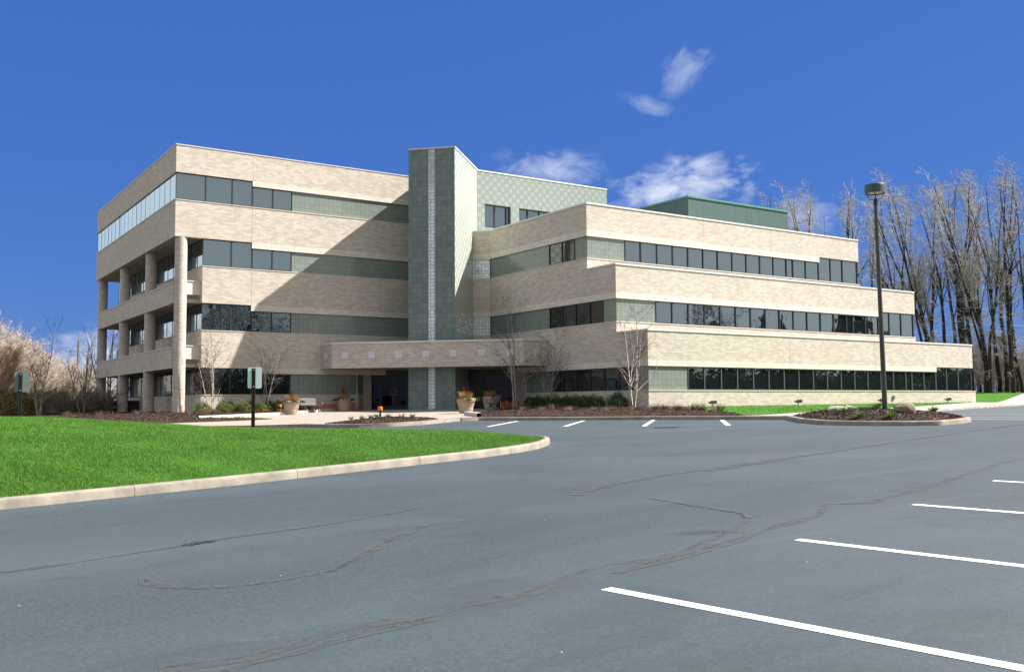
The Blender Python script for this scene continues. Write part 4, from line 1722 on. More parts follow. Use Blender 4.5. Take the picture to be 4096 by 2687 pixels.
# bare trees and brush on the far left
LEFT = [((-5.5, 36.0), 6.6, 0), ((-4.5, 39.0), 6.3, 0), ((-4.2, 36.4), 5.7, 0), ((-3.1, 40.4), 6.2, 0), ((-2.9, 37.9), 5.4, 0), ((-1.6, 41.8), 4.6, 0), ((-0.4, 44.7), 4.3, 0), ((-0.1, 42.1), 4.1, 0), ((1.0, 44.9), 3.7, 0), ((2.1, 46.6), 3.9, 0), ((2.3, 42.9), 3.2, 0), ((-6.6, 35.5), 6.6, 0), ((3.2, 44.7), 4.0, 0), ((6.8, 57.9), 4.3, 0), ((5.2, 52.9), 3.8, 0), ((7.9, 59.6), 3.7, 0), ((-7.4, 33.0), 6.9, 0), ((-4.9, 41.5), 6.0, 0), ((-2.2, 38.8), 4.9, 0), ((-1.0, 43.0), 4.3, 0), ((0.4, 46.0), 3.8, 0), ((-3.6, 37.0), 5.5, 0), ((-5.9, 33.5), 6.2, 0), ((1.6, 43.8), 3.4, 0), ((4.2, 50.5), 3.6, 0), ((-6.9, 29.5), 5.2, 1), ((-7.6, 27.0), 4.4, 1)]
lb = [bush_mesh(400 + k, 7.0, .42, 5, .06, 1, M['twig_dark'], M['twig_beige'], ((14, 36, .42), (10, 38, .5), (4, 40, .5))) for k in range(4)]
lr = bush_mesh(420, 6.0, .4, 6, .05, 1, M['twig_dark'], M['twig_rust'], ((14, 40, .36), (10, 44, .45), (4, 44, .5)))
GL = 'bare beige trees along the left edge'
for i, ((x, y), top, kind) in enumerate(LEFT):
    z = ground(x, y)
    nm = {0: 'bare beige-twigged tree in the brush beyond the left end of the lawn', 1: 'rust-brown twiggy tree at the far left edge of the photo'}[kind]
    t = thing('bare_tree', nm, 'tree', (x, y, z - .3), rng.uniform(0, 6.28), GL if kind == 0 else 'rust-brown trees at the left edge')
    s_ = (top - z + .5) / (7.4 if kind == 0 else 6.3)
    t.scale = (s_ * .95, s_ * .95, s_)
    src = lb[i % 4] if kind == 0 else lr
    obj('trunk', src[0], t)
    obj('crown', src[1], t)
# low undergrowth in front of them
ub = [bush_mesh(440 + k, 1.9, .9, 7, .02, 1, M['twig_dark'], M['twig_dark'], ((9, 48, .55), (6, 48, .5))) for k in range(2)]
ug = bush_mesh(450, 1.7, .9, 7, .02, 1, M['twig_dark'], M['leaf_yellow'], ((10, 50, .5), (8, 55, .4)))
for i in range(34):
    dep = rng.uniform(66, 84)
    lat = dep * (-.565 + i * .0042 + rng.uniform(-.004, .004))
    x = CAM.x + .5527 * dep + .8334 * lat
    y = CAM.y + .8334 * dep - .5527 * lat
    gr = i % 5 == 2
    t = thing('bramble', 'greenish low bramble at the foot of the bare brush' if gr else 'low brown bramble at the foot of the bare brush', 'shrub', (x, y, ground(x, y) - .05), rng.uniform(0, 6.28), 'low brambles left of the building')
    src = ug if gr else ub[i % 2]
    s_ = rng.uniform(.7, 1.25)
    t.scale = (s_, s_, s_)
    obj('trunk', src[0], t)
    obj('crown', src[1], t)


MINR[0] = .0045
# birch clumps in the planting beds
def birch(seed, h, stems, spread, lv=((10, 44, .34), (5, 38, .45), (2, 36, .5))):
    rg = np.random.default_rng(seed)
    tr, tw = Tubes(), Tubes()
    for k in range(stems):
        a = 6.28 * k / stems + rg.uniform(-.4, .4)
        sp = spread * rg.uniform(.5, 1.2) * (k > 0 or stems == 1)
        branchy((math.cos(a) * .10, math.sin(a) * .10, -.08), (math.cos(a) * sp, math.sin(a) * sp, 1), h * (1 if k == 0 else rg.uniform(.62, .92)), .044 * h / 5, list(lv), tr, tw, rg, .16, .05, .05, .020, 6)
    return tr, tw


BIRCH = [((2.14, -.95), 4.75, 4, .42, 'bare multi-stemmed birch spreading in front of the corner column', 1),
         ((5.5, -1.0), 4.1, 3, .22, 'slim bare birch behind the big planter, in front of the dark ground floor window', 2),
         ((17.9, -10.5), 6.3, 2, .10, 'tallest bare birch, white trunk in the bed beside the right entrance', 3),
         ((19.1, -12.4), 5.0, 3, .20, 'slender bare birch behind the hedge, right of the tallest birch', 4),
         ((18.7, -20.7), 5.5, 4, .36, 'spreading bare birch at the corner of the lowest tier', 5),
         ((-6.4, 6.6), 5.4, 4, .22, 'pink-white barked birch standing past the lawn near the left sign', 6),
         ((-3.8, 7.2), 5.1, 5, .24, 'grey bare clump tree in front of the brown board fence', 7),
         ((1.3, 25.9), 7.6, 4, .30, 'dark bare tree seen through the gap by the rear column', 8)]
for (x, y), h, n, sp, lab, sd_ in BIRCH:
    tr, tw = birch(500 + sd_, h, n, sp)
    grey = sd_ >= 7
    finish_tree('birch_tree' if not grey else 'bare_tree', lab, 'tree', (x, y, ground(x, y) + .03), tr, tw,
                M['birch'] if not grey else M['twig_dark'], M['birch_twig'] if not grey else M['twig_dark'], None)


# leafy shrubs: many small leaves through the volume
def leaf_cloud(seed, rx, rz, n, size, core=True):
    rg = np.random.default_rng(seed)
    # clumps on an uneven dome
    u = rg.normal(size=(n, 3))
    u /= np.linalg.norm(u, axis=1)[:, None]
    u[:, 2] = np.abs(u[:, 2]) * 1.0
    lob = 1 + .16 * np.sin(u[:, 0] * 5 + seed) * np.cos(u[:, 1] * 4 + seed * 2) + .10 * np.sin(u[:, 2] * 9 + u[:, 0] * 6)
    r = lob * rg.uniform(.55, 1.06, n) ** .5
    P = u * r[:, None] * np.array([rx, rx, rz])
    P[:, 2] += .04
    nrm = u + rg.normal(0, .7, (n, 3))
    nrm /= np.linalg.norm(nrm, axis=1)[:, None]
    a = np.cross(nrm, rg.normal(size=(n, 3)))
    a /= np.linalg.norm(a, axis=1)[:, None]
    b = np.cross(nrm, a)
    s = size * rg.uniform(.6, 1.3, (n, 1))
    V = np.stack([P - a * s, P + b * s * .5, P + a * s, P - b * s * .5], 1).reshape(-1, 3)
    F_ = np.arange(n * 4)
    return V, F_


def shrub(name, lab, x, y, rx, rz, mat, seed, group):
    V, F_ = leaf_cloud(seed, rx, rz, int(2600 * (rx / .5) ** 2), .030)
    t = thing(name, lab, 'shrub', (x, y, ground(x, y) + .06), 0, group)
    obj('foliage', mesh_np('foliage', V, F_, np.full(len(F_) // 4, 4), [mat]), t)
    st = Tubes()
    rg = np.random.default_rng(seed)
    for k in range(9):
        a = rg.uniform(0, 6.28)
        st.add(stem((math.cos(a) * .05, math.sin(a) * .05, -.12), (math.cos(a) * .7, math.sin(a) * .7, 1), rz * .85, 4, .1, 0, rg), np.linspace(.012, .004, 5), 3)
    obj('stems', st.mesh('stems', M['twig_dark']), t)
    return t


GS = 'clipped green shrubs in the left bed'
SH = [((1.55, -1.1), .50, .60, 'leaf_yellow', 'yellow-green round shrub left of the corner birch trunks'),
      ((2.75, -1.2), .50, .62, 'leaf_yellow', 'yellow-green round shrub touching the corner birch trunks on their right'),
      ((3.25, -.95), .45, .66, 'leaf', 'green round shrub just behind the corner birch, against the wall'),
      ((4.0, -1.25), .52, .60, 'leaf_yellow', 'yellow-green round shrub left of the middle sign post'),
      ((4.55, -.95), .45, .68, 'leaf', 'darker round shrub behind the yellow-green one left of the sign post'),
      ((5.0, -1.45), .42, .52, 'leaf_yellow', 'small yellowish shrub right behind the sign post'),
      ((5.7, -1.0), .48, .64, 'leaf', 'dark green shrub between the sign post and the slim birch'),
      ((6.25, -1.15), .48, .62, 'leaf_yellow', 'yellow-green shrub between the bollard and the slim birch'),
      ((6.85, -1.0), .46, .66, 'leaf', 'dark green shrub behind the leftmost planter'),
      ((8.0, -1.0), .46, .60, 'leaf', 'dark green shrub between the planter and the orange netting')]
for i, ((x, y), rx, rz, mt, lab) in enumerate(SH):
    shrub('round_shrub', lab, x, y, rx, rz, M[mt], 600 + i, GS)
GH = 'dark green shrubs of the low hedge at the right wing'
HD = [(19.38, -10.3), (19.4, -11.2), (19.4, -12.1), (19.39, -12.95), (19.39, -13.9), (19.4, -14.75), (19.37, -15.8), (19.39, -16.75)]
for i, (x, y) in enumerate(HD):
    lab = {0: 'hedge shrub at the left end of the row, next to the right entrance', 7: 'rounded hedge shrub at the right end of the row'}.get(i, 'dark green shrub within the low hedge row along the shaded wall')
    shrub('hedge_shrub', lab, x - .1, y, .56, .66, M['leaf'], 630 + i, GH)
shrub('hedge_shrub', 'single dark green shrub set apart right of the hedge row', 19.42, -18.5, .62, .80, M['leaf'], 640, GH)


def blades(n, rad, h, lean, width, seed, taper=True):
    rg = np.random.default_rng(seed)
    V, F_, ct = [], [], []
    for k in range(n):
        a = rg.uniform(0, 6.28)
        r = rad * math.sqrt(rg.random()) * .45
        p = np.array([math.cos(a) * r, math.sin(a) * r, -.02])
        L_ = h * rg.uniform(.6, 1.1)
        ln = lean * rg.uniform(.3, 1.2)
        d = np.array([math.cos(a) * ln, math.sin(a) * ln, 1.0])
        d /= np.linalg.norm(d)
        sd_ = np.array([-math.sin(a), math.cos(a), 0]) * width
        m_ = p + d * L_ * .6
        d2 = d + np.array([math.cos(a), math.sin(a), -.5]) * lean * .55
        d2 /= np.linalg.norm(d2)
        e = m_ + d2 * L_ * .4
        b = len(V)
        V += [p - sd_, p + sd_, m_ + sd_ * .7, m_ - sd_ * .7, e]
        F_ += [b, b + 1, b + 2, b + 3, b + 3, b + 2, b + 4]
        ct += [4, 3]
    return V, F_, ct


def tuft(name, lab, cat, x, y, n, rad, h, lean, w, mat, seed, group, zf=None):
    V, F_, ct = blades(n, rad, h, lean, w, seed)
    o = obj(name, mesh_np(name, V, F_, ct, [mat]))
    o.location = (x, y, float((zf or H)(x, y)) + .04)
    return setp(o, lab, cat, group)


DEAD = [((14.38, -16.76), 'left of the fern, below the tallest birch'), ((14.54, -18.35), None), ((14.15, -21.11), None), ((13.68, -22.04), None), ((14.56, -22.81), None), ((13.84, -24.63), None), ((14.45, -24.42), None), ((14.39, -25.94), 'at the foot of the spreading birch'), ((15.69, -25.57), 'just right of the wall corner'), ((16.41, -25.45), None), ((16.19, -26.54), None), ((16.57, -27.26), None), ((17.31, -27.02), 'tallest, left of the nearest floodlight'), ((17.14, -28.37), 'at the right end of the bed, before the first floodlight'), ((14.62, -19.21), None)]
for i, ((x, y), w_) in enumerate(DEAD):
    tuft('dead_perennial', ('dry brown stalk clump ' + w_) if w_ else 'dry brown stalk clump in the row along the mulch bed', 'plant', x, y, 150, .55, .58 if i >= 8 else .42, .9, .006, M['dead'], 700 + i, 'dry brown stalk clumps in the mulch bed')
for i, (x, y, w_) in enumerate([(15.64, -12.82, 'by the orange netting at the right entrance'), (16.3, -14.64, 'right of the tallest birch trunk')]):
    tuft('dry_fern', 'rust-coloured withered fern ' + w_, 'plant', x, y, 110, .55, .42, 1.6, .018, M['dead_tan'], 730 + i, 'withered ferns')
for i, (x, y, w_) in enumerate([(6.0, -2.6, 'beside the amber bollard'), (5.0, -2.6, 'left of the slim birch'), (4.3, -2.5, 'behind the sign post')]):
    tuft('dry_fern', 'reddish dry plant ' + w_, 'plant', x, y, 100, .5, .36, 1.3, .012, M['dead_tan'], 735 + i, 'reddish dry plants in the left bed')
for i in range(16):
    x, y = rng.uniform(-6, 1.2), 0
    y = -3.5 + rng.uniform(-2.5, 2.5) - x * .6
    tuft('dead_perennial', 'low dead stalks in the mulch before the columns', 'plant', x, y, 60, .6, .45, 1.0, .006, M['dead'], 740 + i, 'dead stalks before the columns')
TU = [((15.6, -35.87), 'beside the pale rock, far left of the island'), ((12.3, -38.95), 'in front of the pale rock'), ((11.34, -40.27), 'front of the island, left of the lamp post'), ((15.9, -37.61), 'behind the lamp post on its left'), ((13.73, -39.16), 'close to the lamp post foot on its left'), ((11.58, -41.24), 'front of the island, right of the lamp post'), ((16.82, -37.79), 'between lamp post and brown rock, at the back'), ((14.89, -40.54), 'right of the brown rock')]
for i, ((x, y), w_) in enumerate(TU):
    tuft('grass_tuft', 'green leafy tuft ' + w_, 'plant', x, y, 60, .22, .30, 1.1, .014, M['blade_light'], 760 + i, 'green tufts on the lamp island', ISLE_Z)
for i, (x, y) in enumerate([(2.74, -20.05), (3.53, -19.5), (3.19, -21.2), (4.5, -19.02), (3.7, -21.8), (3.99, -22.56), (4.77, -22.05)]):
    tuft('grass_tuft', {0: 'leftmost green tuft in the front mulch bed'}.get(i, 'small green tuft in the front mulch bed near the amber bollard'), 'plant', x, y, 40, .2, .24, 1.1, .012, M['blade_light'], 780 + i, 'green tufts in the front mulch bed', mound(FB, .02, .14))
for i, (x, y) in enumerate([(-1.95, -11.19), (-1.69, -11.35), (-0.9, -10.99), (-0.28, -11.32), (0.48, -11.05), (.2, -4.0)]):
    tuft('grass_tuft', {5: 'yellow-green tuft in the mulch before the corner column'}.get(i, 'small green tuft on the mulch strip by the plaza edge'), 'plant', x, y, 40, .25, .22, 1.2, .012, M['blade_light'], 790 + i, 'green tufts on the left mulch')

# evergreens at the far left
for i, (x, y, rx, rz) in enumerate([(-8.6, 14.0, 1.7, 2.3), (-6.9, 12.5, 1.3, 1.7)]):
    V, F_ = leaf_cloud(650 + i, rx, rz, 9000, .07)
    t = thing('evergreen_shrub', 'large dark green evergreen shrub behind the left sign' if i == 0 else 'smaller olive evergreen shrub right of the left sign post', 'shrub', (x, y, ground(x, y)), 0, None)
    obj('foliage', mesh_np('foliage', V, F_, np.full(len(F_) // 4, 4), [M['leaf_olive']]), t)

# ------------------------------------------------------------------ lawn blades
def lawn_blades():
    n = 700000
    rg = np.random.default_rng(11)
    # more blades near the camera
    P = np.stack([rg.uniform(-24, .4, n * 4), rg.uniform(-47, -27, n * 4)], 1)
    d = np.hypot(P[:, 0] - CAM.x, P[:, 1] - CAM.y)
    keep = inside(P, LAWN_IN) & (rg.random(len(P)) < np.clip((17.0 / d) ** 1.3, 0, 1))
    dep = (P[:, 0] - CAM.x) * .5527 + (P[:, 1] - CAM.y) * .8334
    lat = (P[:, 0] - CAM.x) * .8334 - (P[:, 1] - CAM.y) * .5527
    keep &= lat > -.56 * dep - 2
    P = P[keep][:n]
    n = len(P)
    z = lawn_z(P[:, 0], P[:, 1])
    tall = .055 + .035 * np.sin(P[:, 0] * 1.9 + np.sin(P[:, 1] * 1.3) * 2) * np.sin(P[:, 1] * 2.3 + P[:, 0])
    h = (tall * .62 + .010) * rg.uniform(.5, 1.3, n)
    a = rg.uniform(0, 6.28, n)
    w = .0036 * rg.uniform(.7, 1.4, n) * np.clip(np.hypot(P[:, 0] - CAM.x, P[:, 1] - CAM.y) / 18, 1, 1.7)
    ln = rg.uniform(.2, 1.3, n)
    base = np.stack([P[:, 0], P[:, 1], z - .005], 1)
    sd_ = np.stack([-np.sin(a), np.cos(a), np.zeros(n)], 1) * w[:, None]
    tip = base + np.stack([np.cos(a) * ln * h, np.sin(a) * ln * h, h], 1)
    V = np.stack([base - sd_, base + sd_, tip], 1).reshape(-1, 3)
    me = mesh_np('lawn_grass', V, np.arange(n * 3), np.full(n, 3), [M['blade']])
    setp(obj('lawn_grass', me), 'bright green mown grass covering the raised island lawn', 'grass', kind='stuff')


lawn_blades()


def far_blades():
    rg = np.random.default_rng(12)
    n = 90000
    P = np.stack([rg.uniform(13, 90, n), rg.uniform(-36, 12, n)], 1)
    P = P[inside(P, RL)]
    n = len(P)
    z = H(P[:, 0], P[:, 1]) + .03
    h = rg.uniform(.03, .09, n)
    a = rg.uniform(0, 6.28, n)
    base = np.stack([P[:, 0], P[:, 1], z - .005], 1)
    sd_ = np.stack([-np.sin(a), np.cos(a), np.zeros(n)], 1) * .018
    tip = base + np.stack([np.cos(a) * .4 * h, np.sin(a) * .4 * h, h], 1)
    V = np.stack([base - sd_, base + sd_, tip], 1).reshape(-1, 3)
    setp(obj('side_lawn_grass', mesh_np('side_lawn_grass', V, np.arange(n * 3), np.full(n, 3), [M['blade']])), 'bright green grass of the lawn along the right wing', 'grass', kind='stuff')


far_blades()


def mulch_chips():
    rg = np.random.default_rng(13)
    Vs, k = [], 0
    for poly, zf, n in ((IB, ISLE_Z, 16000), (FB, mound(FB, .02, .14), 5000), (RB, mound(RB, .02, .10), 22000),
                        ([(9.4, -1.75), (3.06, -7.45), (-1.2, -10.2), (-12, -14.5), (-12, -4), (0, -.3), (9.4, -.3)], mound(LBC, .03, .05), 26000), (WEDGE, mound(WEDGE, .03, .10), 6000)):
        b = np.array(poly)
        P = np.stack([rg.uniform(b[:, 0].min(), b[:, 0].max(), n), rg.uniform(b[:, 1].min(), b[:, 1].max(), n)], 1)
        P = P[inside(P, poly)]
        m_ = len(P)
        c = np.stack([P[:, 0], P[:, 1], zf(P[:, 0], P[:, 1]) + .008], 1)
        u = rg.normal(size=(m_, 3)) * np.array([1, 1, .5])
        u /= np.linalg.norm(u, axis=1)[:, None]
        v = np.cross(u, rg.normal(size=(m_, 3)))
        v /= np.linalg.norm(v, axis=1)[:, None]
        s = rg.uniform(.02, .055, (m_, 1))
        Vs.append(np.stack([c - u * s, c + v * s * .35, c + u * s, c - v * s * .35], 1).reshape(-1, 3))
    V = np.concatenate(Vs)
    me = mesh_np('mulch_chips', V, np.arange(len(V)), np.full(len(V) // 4, 4), [blade_mat('mulch_chip', (.085, .052, .038), (.020, .013, .010), trans=0)])
    setp(obj('mulch_chips', me), 'dark brown bark chips strewn over the planting beds', 'mulch', kind='stuff')


mulch_chips()

# ------------------------------------------------------------------ planters
def planter(x, y, lab, seed, tall=1.15, sc=1.0):
    rg = np.random.default_rng(seed)
    t = thing('planter', lab, 'planter', (x, y, ground(x, y)), rg.uniform(0, 6), 'round tan planters on the plaza')
    t.scale = (sc, sc, sc)
    b = MB()
    b.lathe([(0, 0), (.335, 0), (.345, .03), (.385, .22), (.378, .235), (.39, .26), (.384, .275), (.47, .60), (.50, .615), (.505, .66), (.485, .675), (.52, .69), (.525, .76), (.50, .79), (.45, .785), (.43, .70), (0, .70)], n=32)
    b.build('pot', M['pot'], t, smooth=True)
    V, F_, ct = blades(26, .22, tall, .16, .010, seed + 1)
    o = obj('red_twigs', mesh_np('red_twigs', V, F_, ct, [M['red_twig']]), t)
    o.location = (0, 0, .72)
    V, F_, ct = blades(210, .75, .52, .32, .014, seed + 2)
    o = obj('dried_grass', mesh_np('dried_grass', V, F_, ct, [M['straw']]), t)
    o.location = (0, 0, .72)
    V, F_ = [], []
    for k in range(26):
        a = rg.uniform(0, 6.28)
        P = stem((math.cos(a) * .34, math.sin(a) * .34, .74), (math.cos(a), math.sin(a), .45), rg.uniform(.28, .5), 5, .06, -.17, rg)
        for i in range(1, 6):
            for s_ in range(7):
                q = P[i] + rg.normal(0, .02, 3)
                v1 = rg.normal(size=3)
                v1 /= np.linalg.norm(v1)
                v2 = np.cross(v1, rg.normal(size=3))
                v2 /= np.linalg.norm(v2)
                b0 = len(V)
                V += [q - v1 * .05, q + v2 * .014, q + v1 * .05, q - v2 * .014]
                F_ += [b0, b0 + 1, b0 + 2, b0 + 3]
    obj('evergreen_sprigs', mesh_np('evergreen_sprigs', V, F_, np.full(len(F_) // 4, 4), [M['fir']]), t)
    V, F_, ct = blades(22, .95, .42, 2.6, .022, seed + 5)
    o = obj('trailing_fronds', mesh_np('trailing_fronds', V, F_, ct, [M['dead_tan']]), t)
    o.location = (0, 0, .74)
    return t


planter(5.06, -6.53, 'big tan planter nearest the left bench, leftmost on the plaza', 900, 1.0)
planter(10.35, -1.87, 'tan planter with one tall red spike between bench and left doors', 910, 1.15)
planter(11.24, -15.8, 'tan planter with red twigs in front of the right entrance, nearest the car park', 920, 1.0)
planter(17.1, -8.9, 'tan planter half hidden behind the right-hand bench', 930, 1.0)


# ------------------------------------------------------------------ benches
def bench(x, y, rz, lab):
    t = thing('bench', lab, 'bench', (x, y, ground(x, y)), rz, 'grey metal benches on the plaza')
    L_ = 1.55
    b = MB()
    pr = [(-.02, .47), (.08, .445), (.25, .435), (.42, .445), (.49, .47)]
    for i in range(len(pr) - 1):
        (a, za), (c, zc) = pr[i], pr[i + 1]
        b.face([(-L_ / 2, a, za), (L_ / 2, a, za), (L_ / 2, c, zc), (-L_ / 2, c, zc)])
        b.face([(-L_ / 2, a, za - .025), (-L_ / 2, c, zc - .025), (L_ / 2, c, zc - .025), (L_ / 2, a, za - .025)])
    for s_ in (-1, 1):
        for i in range(len(pr) - 1):
            (a, za), (c, zc) = pr[i], pr[i + 1]
            b.face([(s_ * L_ / 2, a, za), (s_ * L_ / 2, c, zc), (s_ * L_ / 2, c, zc - .025), (s_ * L_ / 2, a, za - .025)][::s_])
    b.face([(-L_ / 2, -.02, .47), (-L_ / 2, -.02, .445), (L_ / 2, -.02, .445), (L_ / 2, -.02, .47)])
    b.build('seat', M['mesh_metal'], t)
    b = MB()
    pb = [(.47, .47), (.53, .62), (.60, .82), (.635, .90)]
    for i in range(len(pb) - 1):
        (a, za), (c, zc) = pb[i], pb[i + 1]
        b.face([(-L_ / 2, a, za), (L_ / 2, a, za), (L_ / 2, c, zc), (-L_ / 2, c, zc)])
        b.face([(-L_ / 2, a + .025, za), (-L_ / 2, c + .025, zc), (L_ / 2, c + .025, zc), (L_ / 2, a + .025, za)])
    for s_ in (-1, 1):
        b.tube([(s_ * L_ / 2, a, za) for a, za in pb], .018, 6)
    b.tube([(-L_ / 2, .635, .90), (L_ / 2, .635, .90)], .02, 6)
    b.build('backrest', M['mesh_metal'], t)
    for s_ in (-1, 1):
        xx = s_ * (L_ / 2 - .22)
        b = MB()
        b.box(xx - .035, xx + .035, .17, .33, .20, .43)
        for f in (-1, 1):
            c = .25 + f * .05
            b.tube([(xx, c, .24), (xx, c + f * .08, .16), (xx, c + f * .17, .06), (xx, c + f * .25, .0)], [.05, .042, .034, .028], 8)
        b.build('leg', M['grey_metal'], t)
        xa = s_ * (L_ / 2 - .03)
        b = MB()
        b.tube([(xa, .03, .46), (xa, -.02, .56), (xa, .04, .63), (xa, .20, .66), (xa, .40, .64), (xa, .53, .60)], .017, 6)
        b.build('armrest', M['grey_metal'], t, smooth=True)
    return t


def bench_metal():
    m, nt, b, out = nodes('mesh_metal')
    b.inputs['Roughness'].default_value = .5
    b.inputs['Metallic'].default_value = .0
    ck = nt.nodes.new('ShaderNodeTexChecker')
    ck.inputs['Scale'].default_value = 42
    ck.inputs['Color1'].default_value = (.085, .085, .088, 1)
    ck.inputs['Color2'].default_value = (.042, .040, .040, 1)
    nt.links.new(coord(nt, 'UV'), ck.inputs['Vector'])
    nt.links.new(ck.outputs['Color'], b.inputs['Base Color'])
    return m


M['mesh_metal'] = bench_metal()
bench(7.6, -3.75, R(28), 'grey metal bench facing the plaza between the two left planters')
bench(15.75, -10.85, R(-112), 'dark grey metal bench seen end-on before the right-hand planter')

# ------------------------------------------------------------------ amber-capped bollards
for x, y, lab, zf in ((6.14, -1.7, 'short bollard with amber cap among the shrubs left of the planter', H), (4.65, -19.07, 'amber-capped bollard standing alone in the front mulch bed', mound(FB, .02, .14))):
    t = thing('bollard', lab, 'bollard', (x, y, float(zf(x, y)) - .02), 0, 'amber-capped bollards')
    b = MB()
    b.lathe([(0, 0), (.055, 0), (.05, .02), (.05, .34), (0, .34)], n=14)
    b.build('post', M['dark_metal'], t)
    b = MB()
    b.lathe([(.052, .34), (.105, .345), (.11, .36), (.11, .50), (.095, .515), (.06, .52), (0, .52)], n=16)
    b.build('cap', M['amber'], t)


# ------------------------------------------------------------------ orange safety netting on stakes
def net(pts, lab, h=.42):
    z = [ground(*p) + .06 for p in pts]
    t = thing('safety_net', lab, 'netting', (pts[0][0], pts[0][1], z[0]), 0, 'orange safety nets at the entrances')
    o = np.array([pts[0][0], pts[0][1], z[0]])
    P = np.array([(p[0], p[1], c) for p, c in zip(pts, z)]) - o
    st = np.concatenate(([0], np.cumsum(np.linalg.norm(np.diff(P[:, :2], axis=0), axis=1))))
    at = lambda s: np.array([np.interp(s, st, P[:, i]) for i in range(3)])
    b = MB()
    rg = np.random.default_rng(5)
    ss = np.arange(0, st[-1], .06)
    sag = lambda s: .02 * math.sin(s * 3.1) - .015 * math.sin(s * 7)
    for j in range(8):
        zz = .03 + j * (h - .05) / 7
        for s in ss[:-1]:
            a, c = at(s), at(s + .06)
            b.face([(a[0], a[1], a[2] + zz + sag(s) - .013), (c[0], c[1], c[2] + zz + sag(s + .06) - .013), (c[0], c[1], c[2] + zz + sag(s + .06) + .013), (a[0], a[1], a[2] + zz + sag(s) + .013)])
    for s in ss:
        a, c = at(s), at(s + .016)
        b.face([(a[0], a[1], a[2] + .02), (c[0], c[1], c[2] + .02), (c[0], c[1], c[2] + h - .02 + sag(s)), (a[0], a[1], a[2] + h - .02 + sag(s))])
    b.build('net', M['orange_net'], t)
    for p in P:
        b = MB()
        b.box(p[0] - .02, p[0] + .02, p[1] - .035, p[1] - .015, p[2] - .2, p[2] + h + .06)
        b.build('stake', M['wood_stake'], t)


net([(7.75, -1.25), (8.75, -1.15), (9.6, -1.0), (10.5, -.75), (11.8, -.42)], 'orange plastic safety netting on stakes behind the left bench')
net([(17.1, -10.1), (17.75, -9.85), (18.3, -9.6), (18.8, -9.45), (19.2, -9.2)], 'orange plastic safety netting on stakes left of the tallest birch')

# ------------------------------------------------------------------ floodlights on the lawn
def flood(x, y, lab, rz, s_=1.0):
    t = thing('floodlight', lab, 'floodlight', (x, y, ground(x, y) - .01), rz, 'ground floodlights along the right wing')
    t.scale = (s_, s_, s_)
    b = MB()
    b.tube([(0, 0, -.1), (0, 0, .28)], .035, 10)
    b.tube([(0, 0, .28), (0, 0, .34)], .055, 10)
    b.build('stem', M['dark_metal'], t)
    b = MB()
    # box housing, rounded back, slanting glass at the front (left)
    pr = [(-.34, .50), (-.14, .36), (.28, .34), (.36, .40), (.375, .50), (.34, .58), (.28, .62), (-.18, .62)]
    for sgn in (-1, 1):
        f = [(px, sgn * .17, pz) for px, pz in pr]
        b.face(f if sgn < 0 else f[::-1])
    for i in range(len(pr)):
        p, q = pr[i], pr[(i + 1) % len(pr)]
        b.face([(p[0], -.17, p[1]), (p[0], .17, p[1]), (q[0], .17, q[1]), (q[0], -.17, q[1])])
    b.build('housing', M['dark_metal'], t, bevel=.02)
    b = MB()
    b.face([(-.345, -.13, .512), (-.19, -.13, .615), (-.19, .13, .615), (-.345, .13, .512)][::-1])
    b.build('lens', M['lens'], t)


flood(23.2, -22.0, 'dark floodlight nearest the wall corner, behind the brown stalks', R(-8), .66)
flood(30.08, -22.1, 'dark floodlight on the grass left of the island rocks', R(-8), .66)
flood(38.6, -21.6, 'dark floodlight on the grass just left of the lamp post', R(-8), .66)
flood(45.9, -21.6, 'dark floodlight near the right end of the base wall', R(-8), .66)
flood(57.5, -14.8, 'dark floodlight on the open grass beyond the building end', R(35), .66)

# ------------------------------------------------------------------ lamp post
LX, LY = 14.12, -39.22
lz = float(ISLE_Z(LX, LY)) - .05
t = thing('lamp_post', 'tall dark lamp post with drum-shaped head on the mulch island', 'lamp post', (LX, LY, lz), 0)
t.rotation_euler = (R(-.35), R(-.55), 0)
hp = 7.10 - lz
b = MB()
b.lathe([(.092, -.3), (.090, 0), (.060, hp - .02), (.0, hp - .02)], n=16)
b.build('pole', M['pole_metal'] if 'pole_metal' in M else M['dark_metal'], t, smooth=True)
b = MB()
b.lathe([(.066, hp - .22), (.072, hp - .21), (.072, hp - .02), (.064, hp), (0, hp)], n=16)
b.build('collar', M['dark_metal'], t)
hd = b = MB()
zb, zt = hp + .19, hp + .475
b.lathe([(.295, zb), (.34, zb), (.34, zt), (.33, zt + .02), (0, zt + .025)], n=40)
b.lathe([(.295, zb + .003), (.295, zb + .06)], n=40)
ho = b.build('lamp_head', M['head_metal'] if 'head_metal' in M else M['dark_metal'], t, smooth=False)
b = MB()
b.lathe([(0, zb + .0), (.17, zb + .01), (.295, zb + .03)], n=40)
b.build('lens', M['lens'], ho, smooth=True)
for a in (.6, 2.17, 3.74, 5.31):
    b = MB()
    c, s_ = math.cos(a), math.sin(a)
    b.tube([(c * .08, s_ * .08, hp - .02), (c * .18, s_ * .18, hp - .01), (c * .27, s_ * .27, hp + .13), (c * .285, s_ * .285, zb + .02)], .014, 6)
    b.build('bracket', M['dark_metal'], t, smooth=True)

